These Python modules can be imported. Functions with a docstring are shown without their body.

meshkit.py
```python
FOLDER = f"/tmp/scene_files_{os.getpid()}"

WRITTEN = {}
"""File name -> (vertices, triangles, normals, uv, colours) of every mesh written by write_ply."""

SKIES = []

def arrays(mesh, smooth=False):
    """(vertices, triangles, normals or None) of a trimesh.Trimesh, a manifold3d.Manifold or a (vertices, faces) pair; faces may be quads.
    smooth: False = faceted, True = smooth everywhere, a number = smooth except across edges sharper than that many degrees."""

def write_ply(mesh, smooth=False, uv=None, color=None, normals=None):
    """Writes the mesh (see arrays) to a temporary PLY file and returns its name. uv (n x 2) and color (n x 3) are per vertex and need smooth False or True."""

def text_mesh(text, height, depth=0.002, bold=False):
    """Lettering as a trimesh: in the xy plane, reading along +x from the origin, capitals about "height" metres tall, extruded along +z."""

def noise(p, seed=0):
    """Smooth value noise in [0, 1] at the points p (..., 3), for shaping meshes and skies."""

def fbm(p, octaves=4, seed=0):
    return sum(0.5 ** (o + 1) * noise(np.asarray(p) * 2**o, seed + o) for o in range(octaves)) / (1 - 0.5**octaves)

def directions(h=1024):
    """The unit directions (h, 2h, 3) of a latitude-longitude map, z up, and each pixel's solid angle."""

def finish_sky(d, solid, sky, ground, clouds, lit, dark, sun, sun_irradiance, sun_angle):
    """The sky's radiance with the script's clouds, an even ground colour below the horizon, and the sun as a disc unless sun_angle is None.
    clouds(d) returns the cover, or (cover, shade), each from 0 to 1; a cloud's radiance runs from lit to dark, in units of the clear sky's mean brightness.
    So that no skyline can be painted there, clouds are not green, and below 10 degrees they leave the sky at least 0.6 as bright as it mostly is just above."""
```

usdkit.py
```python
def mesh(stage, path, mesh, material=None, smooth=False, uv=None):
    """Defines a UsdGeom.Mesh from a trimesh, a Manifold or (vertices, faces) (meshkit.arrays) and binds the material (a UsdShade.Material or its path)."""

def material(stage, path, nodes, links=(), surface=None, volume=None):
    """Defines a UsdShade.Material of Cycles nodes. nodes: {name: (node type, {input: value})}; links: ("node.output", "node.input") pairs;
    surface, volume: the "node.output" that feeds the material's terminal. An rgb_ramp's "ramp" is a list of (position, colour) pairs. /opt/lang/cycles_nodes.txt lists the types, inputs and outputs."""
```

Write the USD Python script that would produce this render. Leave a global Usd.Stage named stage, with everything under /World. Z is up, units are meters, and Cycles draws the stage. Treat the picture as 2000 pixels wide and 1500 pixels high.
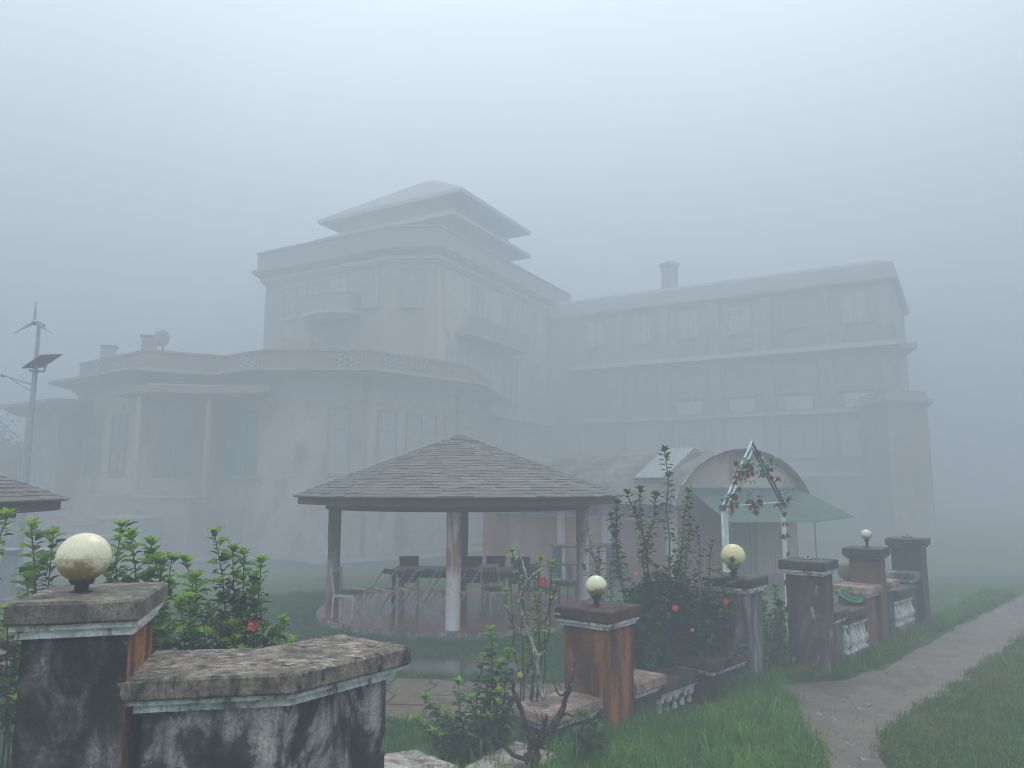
import math, random
import numpy as np
import trimesh
import usdkit, meshkit
from shapely.geometry import Polygon
from pxr import Usd, UsdGeom, UsdLux, UsdShade, Gf, Vt, Sdf

# ------------------------------------------------------------------ camera, sky, sun, exposure
stage = Usd.Stage.CreateInMemory()
UsdGeom.SetStageUpAxis(stage, 'Z')
UsdGeom.Xform.Define(stage, '/World')
cam = UsdGeom.Camera.Define(stage, '/World/camera')
cam.CreateHorizontalApertureAttr(36.0)
cam.CreateFocalLengthAttr(26.1)
cam.CreateExposureAttr(1.84)
cam.AddTranslateOp().Set((0, 0, 2.6))
cam.AddRotateXOp().Set(90 + 7.853)

SUN_EL, SUN_AZ = 1.05, 0.3
sky_mat = usdkit.material(stage, '/World/Looks/sky_light', {
    's': ('sky_texture', {'sky_type': 'single_scattering', 'sun_disc': False, 'sun_elevation': SUN_EL, 'sun_rotation': SUN_AZ}),
    'tc': ('texture_coordinate', {}),
    'n': ('noise_texture', {'scale': 2.2, 'detail': 4.0, 'roughness': 0.5}),
    'r': ('rgb_ramp', {'ramp': [(0.3, (5.9, 6.5, 6.85)), (0.7, (6.5, 7.1, 7.5))]}),
    'xyz': ('separate_xyz', {}),                      # an overcast sky is brighter overhead than at the horizon
    'el': ('map_range', {'from_min': 0.0, 'from_max': 1.0, 'to_min': 0.26, 'to_max': 1.38, 'clamp': True}),
    'oc': ('mix_color', {'blend_type': 'multiply', 'fac': 1.0, 'use_clamp': False}),
    'm': ('mix_color', {'fac': 0.9, 'use_clamp': False}),
    'b': ('background_shader', {'strength': 0.1})},
    [('tc.generated', 'n.vector'), ('n.fac', 'r.fac'), ('r.color', 'oc.a'), ('tc.generated', 'xyz.vector'), ('xyz.z', 'el.value'), ('el.result', 'oc.b'), ('oc.result', 'm.b'), ('s.color', 'm.a'), ('m.result', 'b.color')], surface='b.background')
dome = UsdLux.DomeLight.Define(stage, '/World/sky')
UsdShade.MaterialBindingAPI.Apply(dome.GetPrim()).Bind(sky_mat)
sun = UsdLux.DistantLight.Define(stage, '/World/sun')
sun.CreateIntensityAttr(0.2)
sun.CreateAngleAttr(25.0)
sun.CreateNormalizeAttr(True)
sun.CreateColorAttr((1.0, 0.97, 0.92))
sun.AddRotateZOp().Set(-math.degrees(SUN_AZ))
sun.AddRotateXOp().Set(-(90 - math.degrees(SUN_EL)))
HAZE_DENSITY = 0.028
HAZE_G = -0.33

R = random.Random(7)
NR = np.random.RandomState(11)

# ------------------------------------------------------------------ materials
MATS = {}


def solid(name, col, rough=0.7, metal=0.0, spec=0.5, var=0.15, scale=9.0, bump=0.0, bscale=60.0):
    if name in MATS:
        return MATS[name]
    c = np.array(col, float)
    nodes = {'g': ('geometry', {}), 'n': ('noise_texture', {'scale': scale, 'detail': 5.0, 'roughness': 0.6}),
             'r': ('rgb_ramp', {'ramp': [(0.3, tuple(c * (1 - var))), (0.7, tuple(np.minimum(c * (1 + var), 0.95)))]}),
             'p': ('principled_bsdf', {'roughness': rough, 'metallic': metal, 'specular_ior_level': spec})}
    links = [('g.position', 'n.vector'), ('n.fac', 'r.fac'), ('r.color', 'p.base_color')]
    if bump:
        nodes['n2'] = ('noise_texture', {'scale': bscale, 'detail': 4.0})
        nodes['b'] = ('bump', {'strength': bump, 'distance': 0.01})
        links += [('g.position', 'n2.vector'), ('n2.fac', 'b.height'), ('b.normal', 'p.normal')]
    MATS[name] = usdkit.material(stage, '/World/Looks/' + name, nodes, links, surface='p.BSDF')
    return MATS[name]


def weathered(name, ramp, scale=4.0, stretch=0.35, spots=None, rough=0.85, bump=0.5, speckle=0.35, fine=38.0, off=(0, 0, 0), flake=None, streak=None, wet=None):
    """Stained masonry: a large stretched noise picks from the ramp, a second one lays spots of another colour, fine noise breaks it up.
    spots / flake = (colour, low, high): where a noise of its own lies above low (soft until high)."""
    nodes = {'g': ('geometry', {}),
             'mp': ('mapping', {'scale': (scale, scale, scale * stretch), 'location': off}),
             'n': ('noise_texture', {'scale': 1.0, 'detail': 10.0, 'roughness': 0.7, 'distortion': 0.5}),
             'r': ('rgb_ramp', {'ramp': ramp}),
             'n2': ('noise_texture', {'scale': fine, 'detail': 6.0, 'roughness': 0.7}),
             'r2': ('rgb_ramp', {'ramp': [(0.35, (1 - speckle,) * 3), (0.62, (1 + speckle * .5,) * 3)]}),
             'mm': ('mix_color', {'blend_type': 'multiply', 'fac': 1.0, 'use_clamp': False}),
             'b': ('bump', {'strength': bump, 'distance': 0.012}),
             'p': ('principled_bsdf', {'roughness': rough, 'specular_ior_level': 0.35})}
    links = [('g.position', 'mp.vector'), ('mp.vector', 'n.vector'), ('n.fac', 'r.fac'), ('g.position', 'n2.vector'), ('n2.fac', 'r2.fac')]
    last = 'r.color'
    for k, sp, sc, st in (('s', spots, scale * 2.3, stretch), ('f', flake, 26.0, 1.0)):
        if sp:
            nodes[k + 'm'] = ('mapping', {'scale': (sc * (.38 if k == 'f' else 1), sc, sc * st), 'location': (3.1 + off[0], 7.7, 1.3)})
            nodes[k + 'n'] = ('noise_texture', {'scale': 1.0, 'detail': 7.0, 'roughness': 0.62})
            nodes[k + 'r'] = ('map_range', {'from_min': sp[1], 'from_max': sp[2], 'to_min': 0.0, 'to_max': 1.0, 'clamp': True})
            nodes[k + 'x'] = ('mix_color', {'b': sp[0], 'use_clamp': False})
            links += [('g.position', k + 'm.vector'), (k + 'm.vector', k + 'n.vector'), (k + 'n.fac', k + 'r.value'), (last, k + 'x.a')]
            if k == 'f':                                     # flaking skin survives on the flat tops only
                nodes['fz'] = ('separate_xyz', {})
                nodes['fg'] = ('map_range', {'from_min': .5, 'from_max': .85, 'to_min': .12, 'to_max': 1.0, 'clamp': True})
                nodes['fl'] = ('noise_texture', {'scale': 3.2, 'detail': 2.0})
                nodes['fh'] = ('map_range', {'from_min': .42, 'from_max': .6, 'to_min': .1, 'to_max': 1.0, 'clamp': True})
                nodes['fa'] = ('math', {'math_type': 'multiply'})
                nodes['fb'] = ('math', {'math_type': 'multiply'})
                links += [('g.normal', 'fz.vector'), ('fz.z', 'fg.value'), ('g.position', 'fl.vector'), ('fl.fac', 'fh.value'), ('fg.result', 'fa.value1'), ('fh.result', 'fa.value2'),
                          ('fa.value', 'fb.value1'), (k + 'r.result', 'fb.value2'), ('fb.value', k + 'x.fac')]
            else:
                links.append((k + 'r.result', k + 'x.fac'))
            last = k + 'x.result'
    if streak:                                               # dark runs of damp down the face: (strength, low, high)
        nodes['km'] = ('mapping', {'scale': (8.0, 8.0, .9), 'location': off})
        nodes['kn'] = ('noise_texture', {'scale': 1.0, 'detail': 6.0, 'roughness': 0.62})
        nodes['kr'] = ('map_range', {'from_min': streak[1], 'from_max': streak[2], 'to_min': 1.0 - streak[0], 'to_max': 1.0, 'clamp': True})
        nodes['kx'] = ('mix_color', {'blend_type': 'multiply', 'fac': 1.0, 'use_clamp': False})
        links += [('g.position', 'km.vector'), ('km.vector', 'kn.vector'), ('kn.fac', 'kr.value'), (last, 'kx.a'), ('kr.result', 'kx.b')]
        last = 'kx.result'
    links += [(last, 'mm.a'), ('r2.color', 'mm.b'), ('mm.result', 'p.base_color'), ('n2.fac', 'b.height'), ('b.normal', 'p.normal')]
    if wet:                                                  # standing damp: the low places shine
        nodes['wn'] = ('noise_texture', {'scale': wet[0], 'detail': 3.0})
        nodes['wr'] = ('map_range', {'from_min': .42, 'from_max': .58, 'to_min': wet[1], 'to_max': wet[2], 'clamp': True})
        links += [('g.position', 'wn.vector'), ('wn.fac', 'wr.value'), ('wr.result', 'p.roughness')]
    MATS[name] = usdkit.material(stage, '/World/Looks/' + name, nodes, links, surface='p.BSDF')
    return MATS[name]


def leafy(name, a, b, trans=0.35, rough=0.45, scale=5.0):
    """Leaf or blade: colour varies per leaf and over the plant; part of the light passes through."""
    nodes = {'g': ('geometry', {}), 'o': ('object_info', {}),
             'n': ('noise_texture', {'scale': scale, 'detail': 3.0}),
             'm1': ('math', {'math_type': 'multiply_add', 'value2': 0.55, 'value3': -0.2}),
             'm2': ('math', {'math_type': 'multiply_add', 'value2': 0.35}),
             'm3': ('math', {'math_type': 'add'}),
             'r': ('rgb_ramp', {'ramp': [(0.1, a), (0.9, b)]}),
             'p': ('principled_bsdf', {'roughness': rough, 'specular_ior_level': 0.4}),
             't': ('translucent_bsdf', {}), 'x': ('mix_closure', {'fac': trans})}
    links = [('g.position', 'n.vector'), ('g.random_per_island', 'm1.value1'), ('o.random', 'm2.value1'), ('m1.value', 'm2.value3'),
             ('m2.value', 'm3.value1'), ('n.fac', 'm3.value2'), ('m3.value', 'r.fac'), ('r.color', 'p.base_color'), ('r.color', 't.color'),
             ('p.BSDF', 'x.closure1'), ('t.BSDF', 'x.closure2')]
    MATS[name] = usdkit.material(stage, '/World/Looks/' + name, nodes, links, surface='x.closure')
    return MATS[name]


BLK, DRK, GRY, CRM = (.012, .012, .014), (.045, .042, .04), (.17, .165, .155), (.42, .4, .37)
weathered('mould_black', [(.4, (.008, .008, .009)), (.47, (.03, .027, .026)), (.54, (.095, .086, .08)), (.64, (.24, .22, .205))], 4.2, .5, speckle=.55, fine=55, streak=(.6, .38, .52))
weathered('mould_plaster', [(.4, (.01, .01, .01)), (.465, (.06, .056, .053)), (.51, (.24, .228, .215)), (.6, (.42, .4, .38))], 2.6, .6, speckle=.4, fine=55, streak=(.7, .37, .5))
weathered('cap_top', [(.32, (.05, .043, .037)), (.5, (.13, .11, .09)), (.62, (.26, .22, .18))], 5.0, .8, flake=((.28, .25, .215), .53, .58), speckle=.5, fine=60)
weathered('coping_brown', [(.34, (.06, .05, .042)), (.48, (.15, .12, .095)), (.62, (.26, .215, .17))], 6.0, .6, spots=((.03, .027, .025), .5, .64), flake=((.4, .365, .31), .53, .57), speckle=.5, fine=60)
weathered('white_trim', [(.33, (.1, .097, .093)), (.42, (.46, .46, .46)), (.6, (.72, .74, .75))], 5.0, .9, speckle=.25, bump=.2, streak=(.75, .36, .46))
weathered('peeling_trim', [(.48, (.12, .11, .1)), (.54, (.22, .21, .2)), (.62, (.46, .46, .45))], 4.0, 1.0, speckle=.25)
weathered('rust_plaster', [(.36, (.025, .018, .015)), (.44, (.13, .048, .02)), (.52, (.29, .1, .028)), (.66, (.36, .15, .05))], 3.0, .25, spots=((.22, .19, .17), .66, .7), speckle=.45, streak=(.6, .38, .52))
weathered('rust_dark', [(.34, (.018, .015, .014)), (.5, (.06, .032, .025)), (.66, (.15, .07, .045))], 5.0, .5, flake=((.3, .27, .25), .64, .68), speckle=.45)
weathered('pale_brown_slab', [(.34, (.12, .08, .065)), (.5, (.3, .2, .155)), (.64, (.5, .4, .34))], 4.0, .8, flake=((.6, .56, .5), .6, .66), speckle=.35)
weathered('broken_slab', [(.36, (.12, .085, .068)), (.48, (.26, .21, .18)), (.58, (.42, .39, .36))], 5.0, .8, flake=((.5, .48, .45), .52, .58), speckle=.4)
weathered('grey_streak', [(.36, (.03, .03, .03)), (.48, (.1, .095, .095)), (.58, (.26, .25, .24)), (.68, (.46, .45, .44))], 4.0, .16, speckle=.35)
weathered('dark_wet', [(.35, (.014, .014, .016)), (.55, (.045, .045, .05)), (.7, (.1, .1, .1))], 4.0, .4, speckle=.4, rough=.6)
weathered('brown_mould', [(.36, (.025, .022, .02)), (.5, (.07, .045, .038)), (.64, (.17, .15, .14))], 2.6, .4, spots=((.4, .39, .38), .62, .68), speckle=.4)
weathered('peel_white', [(.4, (.05, .045, .042)), (.48, (.2, .19, .185)), (.54, (.5, .5, .5)), (.66, (.62, .62, .62))], 5.0, .1, speckle=.3)
weathered('red_ochre', [(.36, (.07, .03, .02)), (.55, (.18, .075, .045)), (.7, (.28, .14, .09))], 3.0, .3, speckle=.3)
weathered('column_paint', [(.38, (.22, .07, .045)), (.46, (.42, .22, .17)), (.52, (.6, .58, .57)), (.7, (.72, .72, .72))], 2.3, .22, speckle=.2, spots=((.16, .14, .13), .66, .74))
weathered('column_brown', [(.36, (.1, .055, .042)), (.5, (.22, .14, .115)), (.64, (.5, .46, .44))], 2.6, .3, speckle=.25)
weathered('red_floor', [(.35, (.14, .03, .023)), (.65, (.26, .07, .05))], 1.2, 1.0, rough=.16, bump=.08, speckle=.2)
weathered('slab_edge', [(.4, (.05, .05, .045)), (.5, (.16, .15, .13)), (.6, (.34, .32, .28))], 6.0, .7, speckle=.35)
weathered('fascia_wood', [(.35, (.075, .038, .032)), (.65, (.15, .078, .066))], 3.0, 2.0, speckle=.15, bump=.15)


def globe_mat(name, cz, r, cream, algae, lo, hi):
    """Old cream plastic; algae has crept up from the wet foot of the globe, thickest where noise lets it."""
    MATS[name] = usdkit.material(stage, '/World/Looks/' + name, {
        'g': ('geometry', {}), 'xyz': ('separate_xyz', {}),
        'h': ('map_range', {'from_min': cz + .6 * r, 'from_max': cz - r, 'to_min': -.12, 'to_max': .4, 'clamp': True}),
        'l': ('noise_texture', {'scale': 7.0, 'detail': 9.0, 'roughness': .68}),
        'a': ('math', {'math_type': 'add'}),
        'm': ('map_range', {'from_min': lo, 'from_max': hi, 'to_min': 0.0, 'to_max': 1.0, 'clamp': True}),
        'f': ('noise_texture', {'scale': 70.0, 'detail': 5.0}),
        'fr': ('rgb_ramp', {'ramp': [(.35, tuple(.9 * c for c in cream)), (.6, cream)]}),
        'x': ('mix_color', {'b': algae}), 'p': ('principled_bsdf', {'roughness': .38})},
        [('g.position', 'l.vector'), ('g.position', 'f.vector'), ('g.position', 'xyz.vector'), ('xyz.z', 'h.value'), ('h.result', 'a.value1'), ('l.fac', 'a.value2'),
         ('a.value', 'm.value'), ('m.result', 'x.fac'), ('f.fac', 'fr.fac'), ('fr.color', 'x.a'), ('x.result', 'p.base_color')], surface='p.BSDF')


weathered('flag_grey', [(.35, (.075, .062, .05)), (.6, (.15, .125, .1))], 3.0, 1.0, rough=.35, speckle=.3, bump=.3)
weathered('flag', [(.35, (.08, .058, .042)), (.6, (.17, .125, .09))], 3.0, 1.0, rough=.35, speckle=.3, bump=.3)
weathered('dirt', [(.3, (.095, .07, .052)), (.5, (.13, .1, .077)), (.7, (.165, .132, .105))], 1.1, 1.0, rough=.4, speckle=.3, bump=.6, fine=30.0, spots=((.09, .07, .054), .52, .68), wet=(2.2, .4, .6))
weathered('paving', [(.35, (.24, .22, .19)), (.65, (.36, .33, .3))], .7, 1.0, rough=.5, speckle=.2)
weathered('soil_grass', [(.35, (.03, .05, .014)), (.6, (.05, .095, .02))], 1.1, 1.0, speckle=.5, fine=50, bump=1.0)
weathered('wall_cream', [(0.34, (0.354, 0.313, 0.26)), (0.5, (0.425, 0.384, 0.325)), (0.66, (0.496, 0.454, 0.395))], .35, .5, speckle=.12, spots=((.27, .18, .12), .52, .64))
weathered('wall_pale', [(0.34, (0.425, 0.399, 0.356)), (0.66, (0.489, 0.467, 0.425))], .5, .5, speckle=.1)
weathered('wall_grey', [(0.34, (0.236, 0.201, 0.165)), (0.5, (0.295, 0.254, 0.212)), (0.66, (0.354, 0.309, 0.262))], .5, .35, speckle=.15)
weathered('wall_dark', [(0.34, (0.177, 0.153, 0.13)), (0.6, (0.236, 0.206, 0.177))], .6, .35, speckle=.15)
weathered('wall_red', [(.36, (.2, .09, .055)), (.5, (.3, .16, .11)), (.58, (.38, .28, .23)), (.7, (.46, .42, .39))], .35, .6, speckle=.2)
weathered('wall_wing', [(0.34, (0.248, 0.21, 0.175)), (0.5, (0.301, 0.26, 0.221)), (0.68, (0.354, 0.313, 0.271))], .4, .3, speckle=.15, spots=((.2, .14, .1), .54, .64))
weathered('roof_sheet', [(.36, (.1, .096, .088)), (.5, (.155, .15, .138)), (.66, (.25, .243, .225))], .8, .6, speckle=.3)
weathered('bark', [(.36, (.018, .014, .012)), (.55, (.05, .04, .034)), (.7, (.12, .1, .085))], 16.0, .5, speckle=.4, spots=((.5, .5, .48), .62, .68))
weathered('bark_lichen', [(.34, (.05, .045, .04)), (.48, (.22, .2, .19)), (.64, (.55, .53, .5))], 22.0, .35, speckle=.4)
solid('stem_brown', (.06, .05, .032), .8)
solid('stem_green', (.06, .09, .03), .7)
solid('lamp_black', (.012, .012, .014), .45)
for i, c in enumerate([(.11, .115, .112), (.135, .14, .136), (.1, .1, .1), (.15, .13, .125)]):
    solid('shingle_%d' % i, c, .75, var=.14, scale=14.0, bump=.5, bscale=160)
for i, c in enumerate([(.115, .1, .092), (.14, .12, .11), (.1, .088, .083)]):
    solid('shingle_brown_%d' % i, c, .75, var=.14, scale=14.0, bump=.5, bscale=160)
solid('pine_deck', (.09, .055, .045), .7)
solid('frame_cream', (.6, .54, .46), .5)
solid('seat_brown', (.07, .04, .032), .6)
solid('table_brown', (.16, .115, .095), .3)
solid('dark_wood', (.045, .036, .034), .5)
solid('dark_blue', (.025, .03, .038), .5)
solid('paper', (.7, .72, .73), .6)
solid('arch_white', (.62, .68, .68), .4, var=.25)
solid('arch_grey', (.09, .08, .085), .5)
solid('rose_red', (.33, .018, .022), .6, var=.35, scale=30)
solid('hibiscus_red', (.5, .03, .03), .5, var=.2)
solid('hibiscus_orange', (.55, .17, .04), .5, var=.2)
solid('stamen', (.7, .5, .12), .5)
solid('window_dark', (.23, .215, .195), .4)
solid('window_green', (.1, .24, .2), .25)
solid('window_green_dark', (.04, .11, .09), .25)
solid('shutter', (.4, .39, .37), .5)
solid('trim_white', (.35, .335, .31), .6)
solid('lattice', (.36, .36, .35), .6)
solid('roof_dark', (.26, .25, .25), .8)
solid('roof_grey', (.27, .24, .21), .8)
solid('galv', (.34, .36, .38), .45, metal=.3)
solid('panel_dark', (.07, .075, .085), .4)
solid('panel_pale', (.25, .275, .295), .55, var=.14, scale=2.5)
solid('tarp_green', (.042, .09, .07), .75)
solid('green_plastic', (.015, .15, .055), .45)
solid('pale_blue', (.27, .3, .33), .6)
solid('pebble', (.2, .17, .15), .6, var=.4)
solid('litter', (.09, .055, .03), .7, var=.4)
solid('orange_plaster', (.34, .22, .15), .8)
usdkit.material(stage, '/World/Looks/water', {'g': ('geometry', {}), 'n': ('noise_texture', {'scale': 22.0, 'detail': 2.0}), 'b': ('bump', {'strength': .08, 'distance': .01}),
    'p': ('principled_bsdf', {'base_color': (.035, .036, .03), 'roughness': .05, 'ior': 1.33})}, [('g.position', 'n.vector'), ('n.fac', 'b.height'), ('b.normal', 'p.normal')], surface='p.BSDF')
MATS['water'] = UsdShade.Material.Get(stage, '/World/Looks/water')
leafy('leaf_dark', (.01, .042, .01), (.04, .11, .016))
leafy('leaf_mid', (.02, .075, .01), (.08, .19, .02))
leafy('leaf_young', (.12, .27, .018), (.28, .46, .03), trans=.45)
leafy('leaf_olive', (.045, .11, .014), (.15, .25, .03))
leafy('blade_long', (.034, .11, .006), (.15, .29, .018), scale=2.0)
leafy('blade_coarse', (.03, .12, .01), (.16, .33, .03), scale=2.5)
leafy('blade_dry', (.12, .11, .03), (.26, .22, .09), scale=3.0)
leafy('blade_short', (.032, .095, .01), (.1, .19, .02), scale=1.2)
leafy('blade_lawn', (.025, .095, .012), (.06, .17, .022), scale=.8)
leafy('leaf_cloth', (.03, .15, .06), (.09, .3, .14), trans=.2)
leafy('tree_leaf', (.02, .045, .016), (.05, .09, .03), scale=1.0)


# ------------------------------------------------------------------ geometry
class G:
    def __init__(self):
        self.v, self.f, self.n = [], [], 0

    def add(self, v, f):
        v, f = np.asarray(v, float), np.asarray(f, int)
        if f.shape[1] == 4:
            f = np.vstack([f[:, [0, 1, 2]], f[:, [0, 2, 3]]])
        self.v.append(v), self.f.append(f + self.n)
        self.n += len(v)
        return self

    def arrays(self):
        return np.vstack(self.v), np.vstack(self.f)

    def box(self, c, s, rz=0.0, M=None):
        x, y, z = np.array(s) / 2
        v = np.array([(a * x, b * y, d * z) for d in (-1, 1) for b in (-1, 1) for a in (-1, 1)], float)
        if M is not None:
            v = v @ np.asarray(M).T
        if rz:
            v = v @ rot_z(rz).T
        return self.add(v + np.asarray(c), [(0, 2, 3, 1), (4, 5, 7, 6), (0, 1, 5, 4), (1, 3, 7, 5), (3, 2, 6, 7), (2, 0, 4, 6)])

    def loft(self, poly, levels):
        """Closed solid through offset copies of a polygon: levels = [(outward offset, z), ...] from the bottom up."""
        poly = np.asarray(poly, float)
        if Polygon(poly).exterior.is_ccw is False:
            poly = poly[::-1]
        n = len(poly)
        rings = [np.column_stack([offset(poly, o), np.full(n, z)]) for o, z in levels]
        v = np.vstack(rings)
        f = []
        for k in range(len(levels) - 1):
            for i in range(n):
                j = (i + 1) % n
                f += [(k * n + i, k * n + j, (k + 1) * n + j), (k * n + i, (k + 1) * n + j, (k + 1) * n + i)]
        cap = ear(poly)
        f += [tuple(t[::-1]) for t in cap] + [tuple(np.array(t) + (len(levels) - 1) * n) for t in cap]
        return self.add(v, f)

    def tube(self, path, r, sides=6):
        p = np.asarray(path, float)
        r = np.broadcast_to(np.asarray(r, float), (len(p),))
        t = np.gradient(p, axis=0)
        t /= np.maximum(np.linalg.norm(t, axis=1, keepdims=True), 1e-9)
        up = np.array([0, 0, 1.0]) if abs(t[0][2]) < .9 else np.array([1.0, 0, 0])
        a = np.cross(t, up)
        a /= np.maximum(np.linalg.norm(a, axis=1, keepdims=True), 1e-9)
        b = np.cross(t, a)
        th = np.arange(sides) / sides * 2 * np.pi
        v = (p[:, None] + r[:, None, None] * (np.cos(th)[None, :, None] * a[:, None] + np.sin(th)[None, :, None] * b[:, None])).reshape(-1, 3)
        f = []
        for i in range(len(p) - 1):
            for j in range(sides):
                k = (j + 1) % sides
                f += [(i * sides + j, (i + 1) * sides + j, (i + 1) * sides + k), (i * sides + j, (i + 1) * sides + k, i * sides + k)]
        n = len(v)
        v = np.vstack([v, p[:1], p[-1:]])
        for j in range(sides):
            k = (j + 1) % sides
            f += [(n, j, k), (n + 1, (len(p) - 1) * sides + k, (len(p) - 1) * sides + j)]
        return self.add(v, f)

    def lathe(self, prof, c=(0, 0, 0), seg=20):
        prof = np.asarray(prof, float)
        th = np.arange(seg) / seg * 2 * np.pi
        v = np.array([(r * math.cos(a), r * math.sin(a), z) for r, z in prof for a in th]) + np.asarray(c)
        f = []
        for i in range(len(prof) - 1):
            for j in range(seg):
                k = (j + 1) % seg
                f += [(i * seg + j, i * seg + k, (i + 1) * seg + k), (i * seg + j, (i + 1) * seg + k, (i + 1) * seg + j)]
        n = len(v)
        v = np.vstack([v, [[c[0], c[1], c[2] + prof[0][1]], [c[0], c[1], c[2] + prof[-1][1]]]])
        for j in range(seg):
            k = (j + 1) % seg
            f += [(n, k, j), (n + 1, (len(prof) - 1) * seg + j, (len(prof) - 1) * seg + k)]
        return self.add(v, f)

    def sphere(self, c, r, sub=3, scale=(1, 1, 1)):
        m = trimesh.creation.icosphere(sub, r)
        return self.add(m.vertices * np.array(scale) + np.asarray(c), m.faces)

    def worn(self, amp=.006, freq=9.0, edge=.05, seed=0):
        """The same solid, cut finer and pushed about by noise: worn, chipped masonry."""
        v, f = self.arrays()
        v, f = trimesh.remesh.subdivide_to_size(v, f, edge, max_iter=9)
        d = np.stack([meshkit.fbm(v * freq, 3, seed + k) - .5 for k in range(3)], -1)
        d2 = np.stack([meshkit.noise(v * freq * 4, seed + 9 + k) - .5 for k in range(3)], -1)
        g = G()
        g.add(v + 1.1 * amp * d + .55 * amp * d2, f)
        return g


def rot_z(a):
    c, s = math.cos(a), math.sin(a)
    return np.array([[c, -s, 0], [s, c, 0], [0, 0, 1.0]])


def rot_x(a):
    c, s = math.cos(a), math.sin(a)
    return np.array([[1.0, 0, 0], [0, c, -s], [0, s, c]])


def rot_y(a):
    c, s = math.cos(a), math.sin(a)
    return np.array([[c, 0, s], [0, 1.0, 0], [-s, 0, c]])


def offset(poly, o):
    if abs(o) < 1e-9:
        return poly
    e = np.roll(poly, -1, 0) - poly
    e /= np.linalg.norm(e, axis=1, keepdims=True)
    nrm = np.column_stack([e[:, 1], -e[:, 0]])
    m = nrm + np.roll(nrm, 1, 0)
    m /= np.maximum((1 + (nrm * np.roll(nrm, 1, 0)).sum(1, keepdims=True)), .3)
    return poly + o * m


def ear(poly):
    from mapbox_earcut import triangulate_float64
    t = triangulate_float64(np.asarray(poly, np.float64), np.array([len(poly)], np.uint32)).reshape(-1, 3)
    out = []
    for a, b, c in t:
        ar = np.cross(np.append(poly[b] - poly[a], 0), np.append(poly[c] - poly[a], 0))[2]
        out.append((a, b, c) if ar > 0 else (a, c, b))
    return out


# ------------------------------------------------------------------ scene tree
COUNT = {}


def numbered(parent, name):
    k = (parent, name)
    n = COUNT.get(k, 0)
    COUNT[k] = n + 1
    return name if n == 0 else '%s_%03d' % (name, n)


class Thing:
    def __init__(self, name, label, cat, base=(0, 0, 0), group=None, kind=None):
        self.path = '/World/' + numbered('/World', name)
        self.base = np.array(base, float)
        x = UsdGeom.Xform.Define(stage, self.path)
        x.AddTranslateOp().Set(Gf.Vec3d(*map(float, base)))
        p = x.GetPrim()
        data(p, label, cat, group, kind)
        self.prim = p

    def part(self, name, geo, mat, label=None, kind=None, smooth=False, under=None):
        par = under or self.path
        path = par + '/' + numbered(par, name)
        v, f = geo.arrays() if isinstance(geo, G) else geo
        m = usdkit.mesh(stage, path, (np.asarray(v) - self.base, f), MATS[mat], smooth=smooth)
        data(m.GetPrim(), label, None, None, kind)
        return path


def data(p, label=None, cat=None, group=None, kind=None):
    for k, v in (('label', label), ('category', cat), ('group', group), ('kind', kind)):
        if v:
            p.SetCustomDataByKey(k, v)


def single(name, geo, mat, label=None, cat=None, group=None, kind=None, smooth=False):
    path = '/World/' + numbered('/World', name)
    v, f = geo.arrays() if isinstance(geo, G) else geo
    m = usdkit.mesh(stage, path, (v, f), MATS[mat], smooth=smooth)
    data(m.GetPrim(), label, cat, group, kind)
    return m


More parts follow.
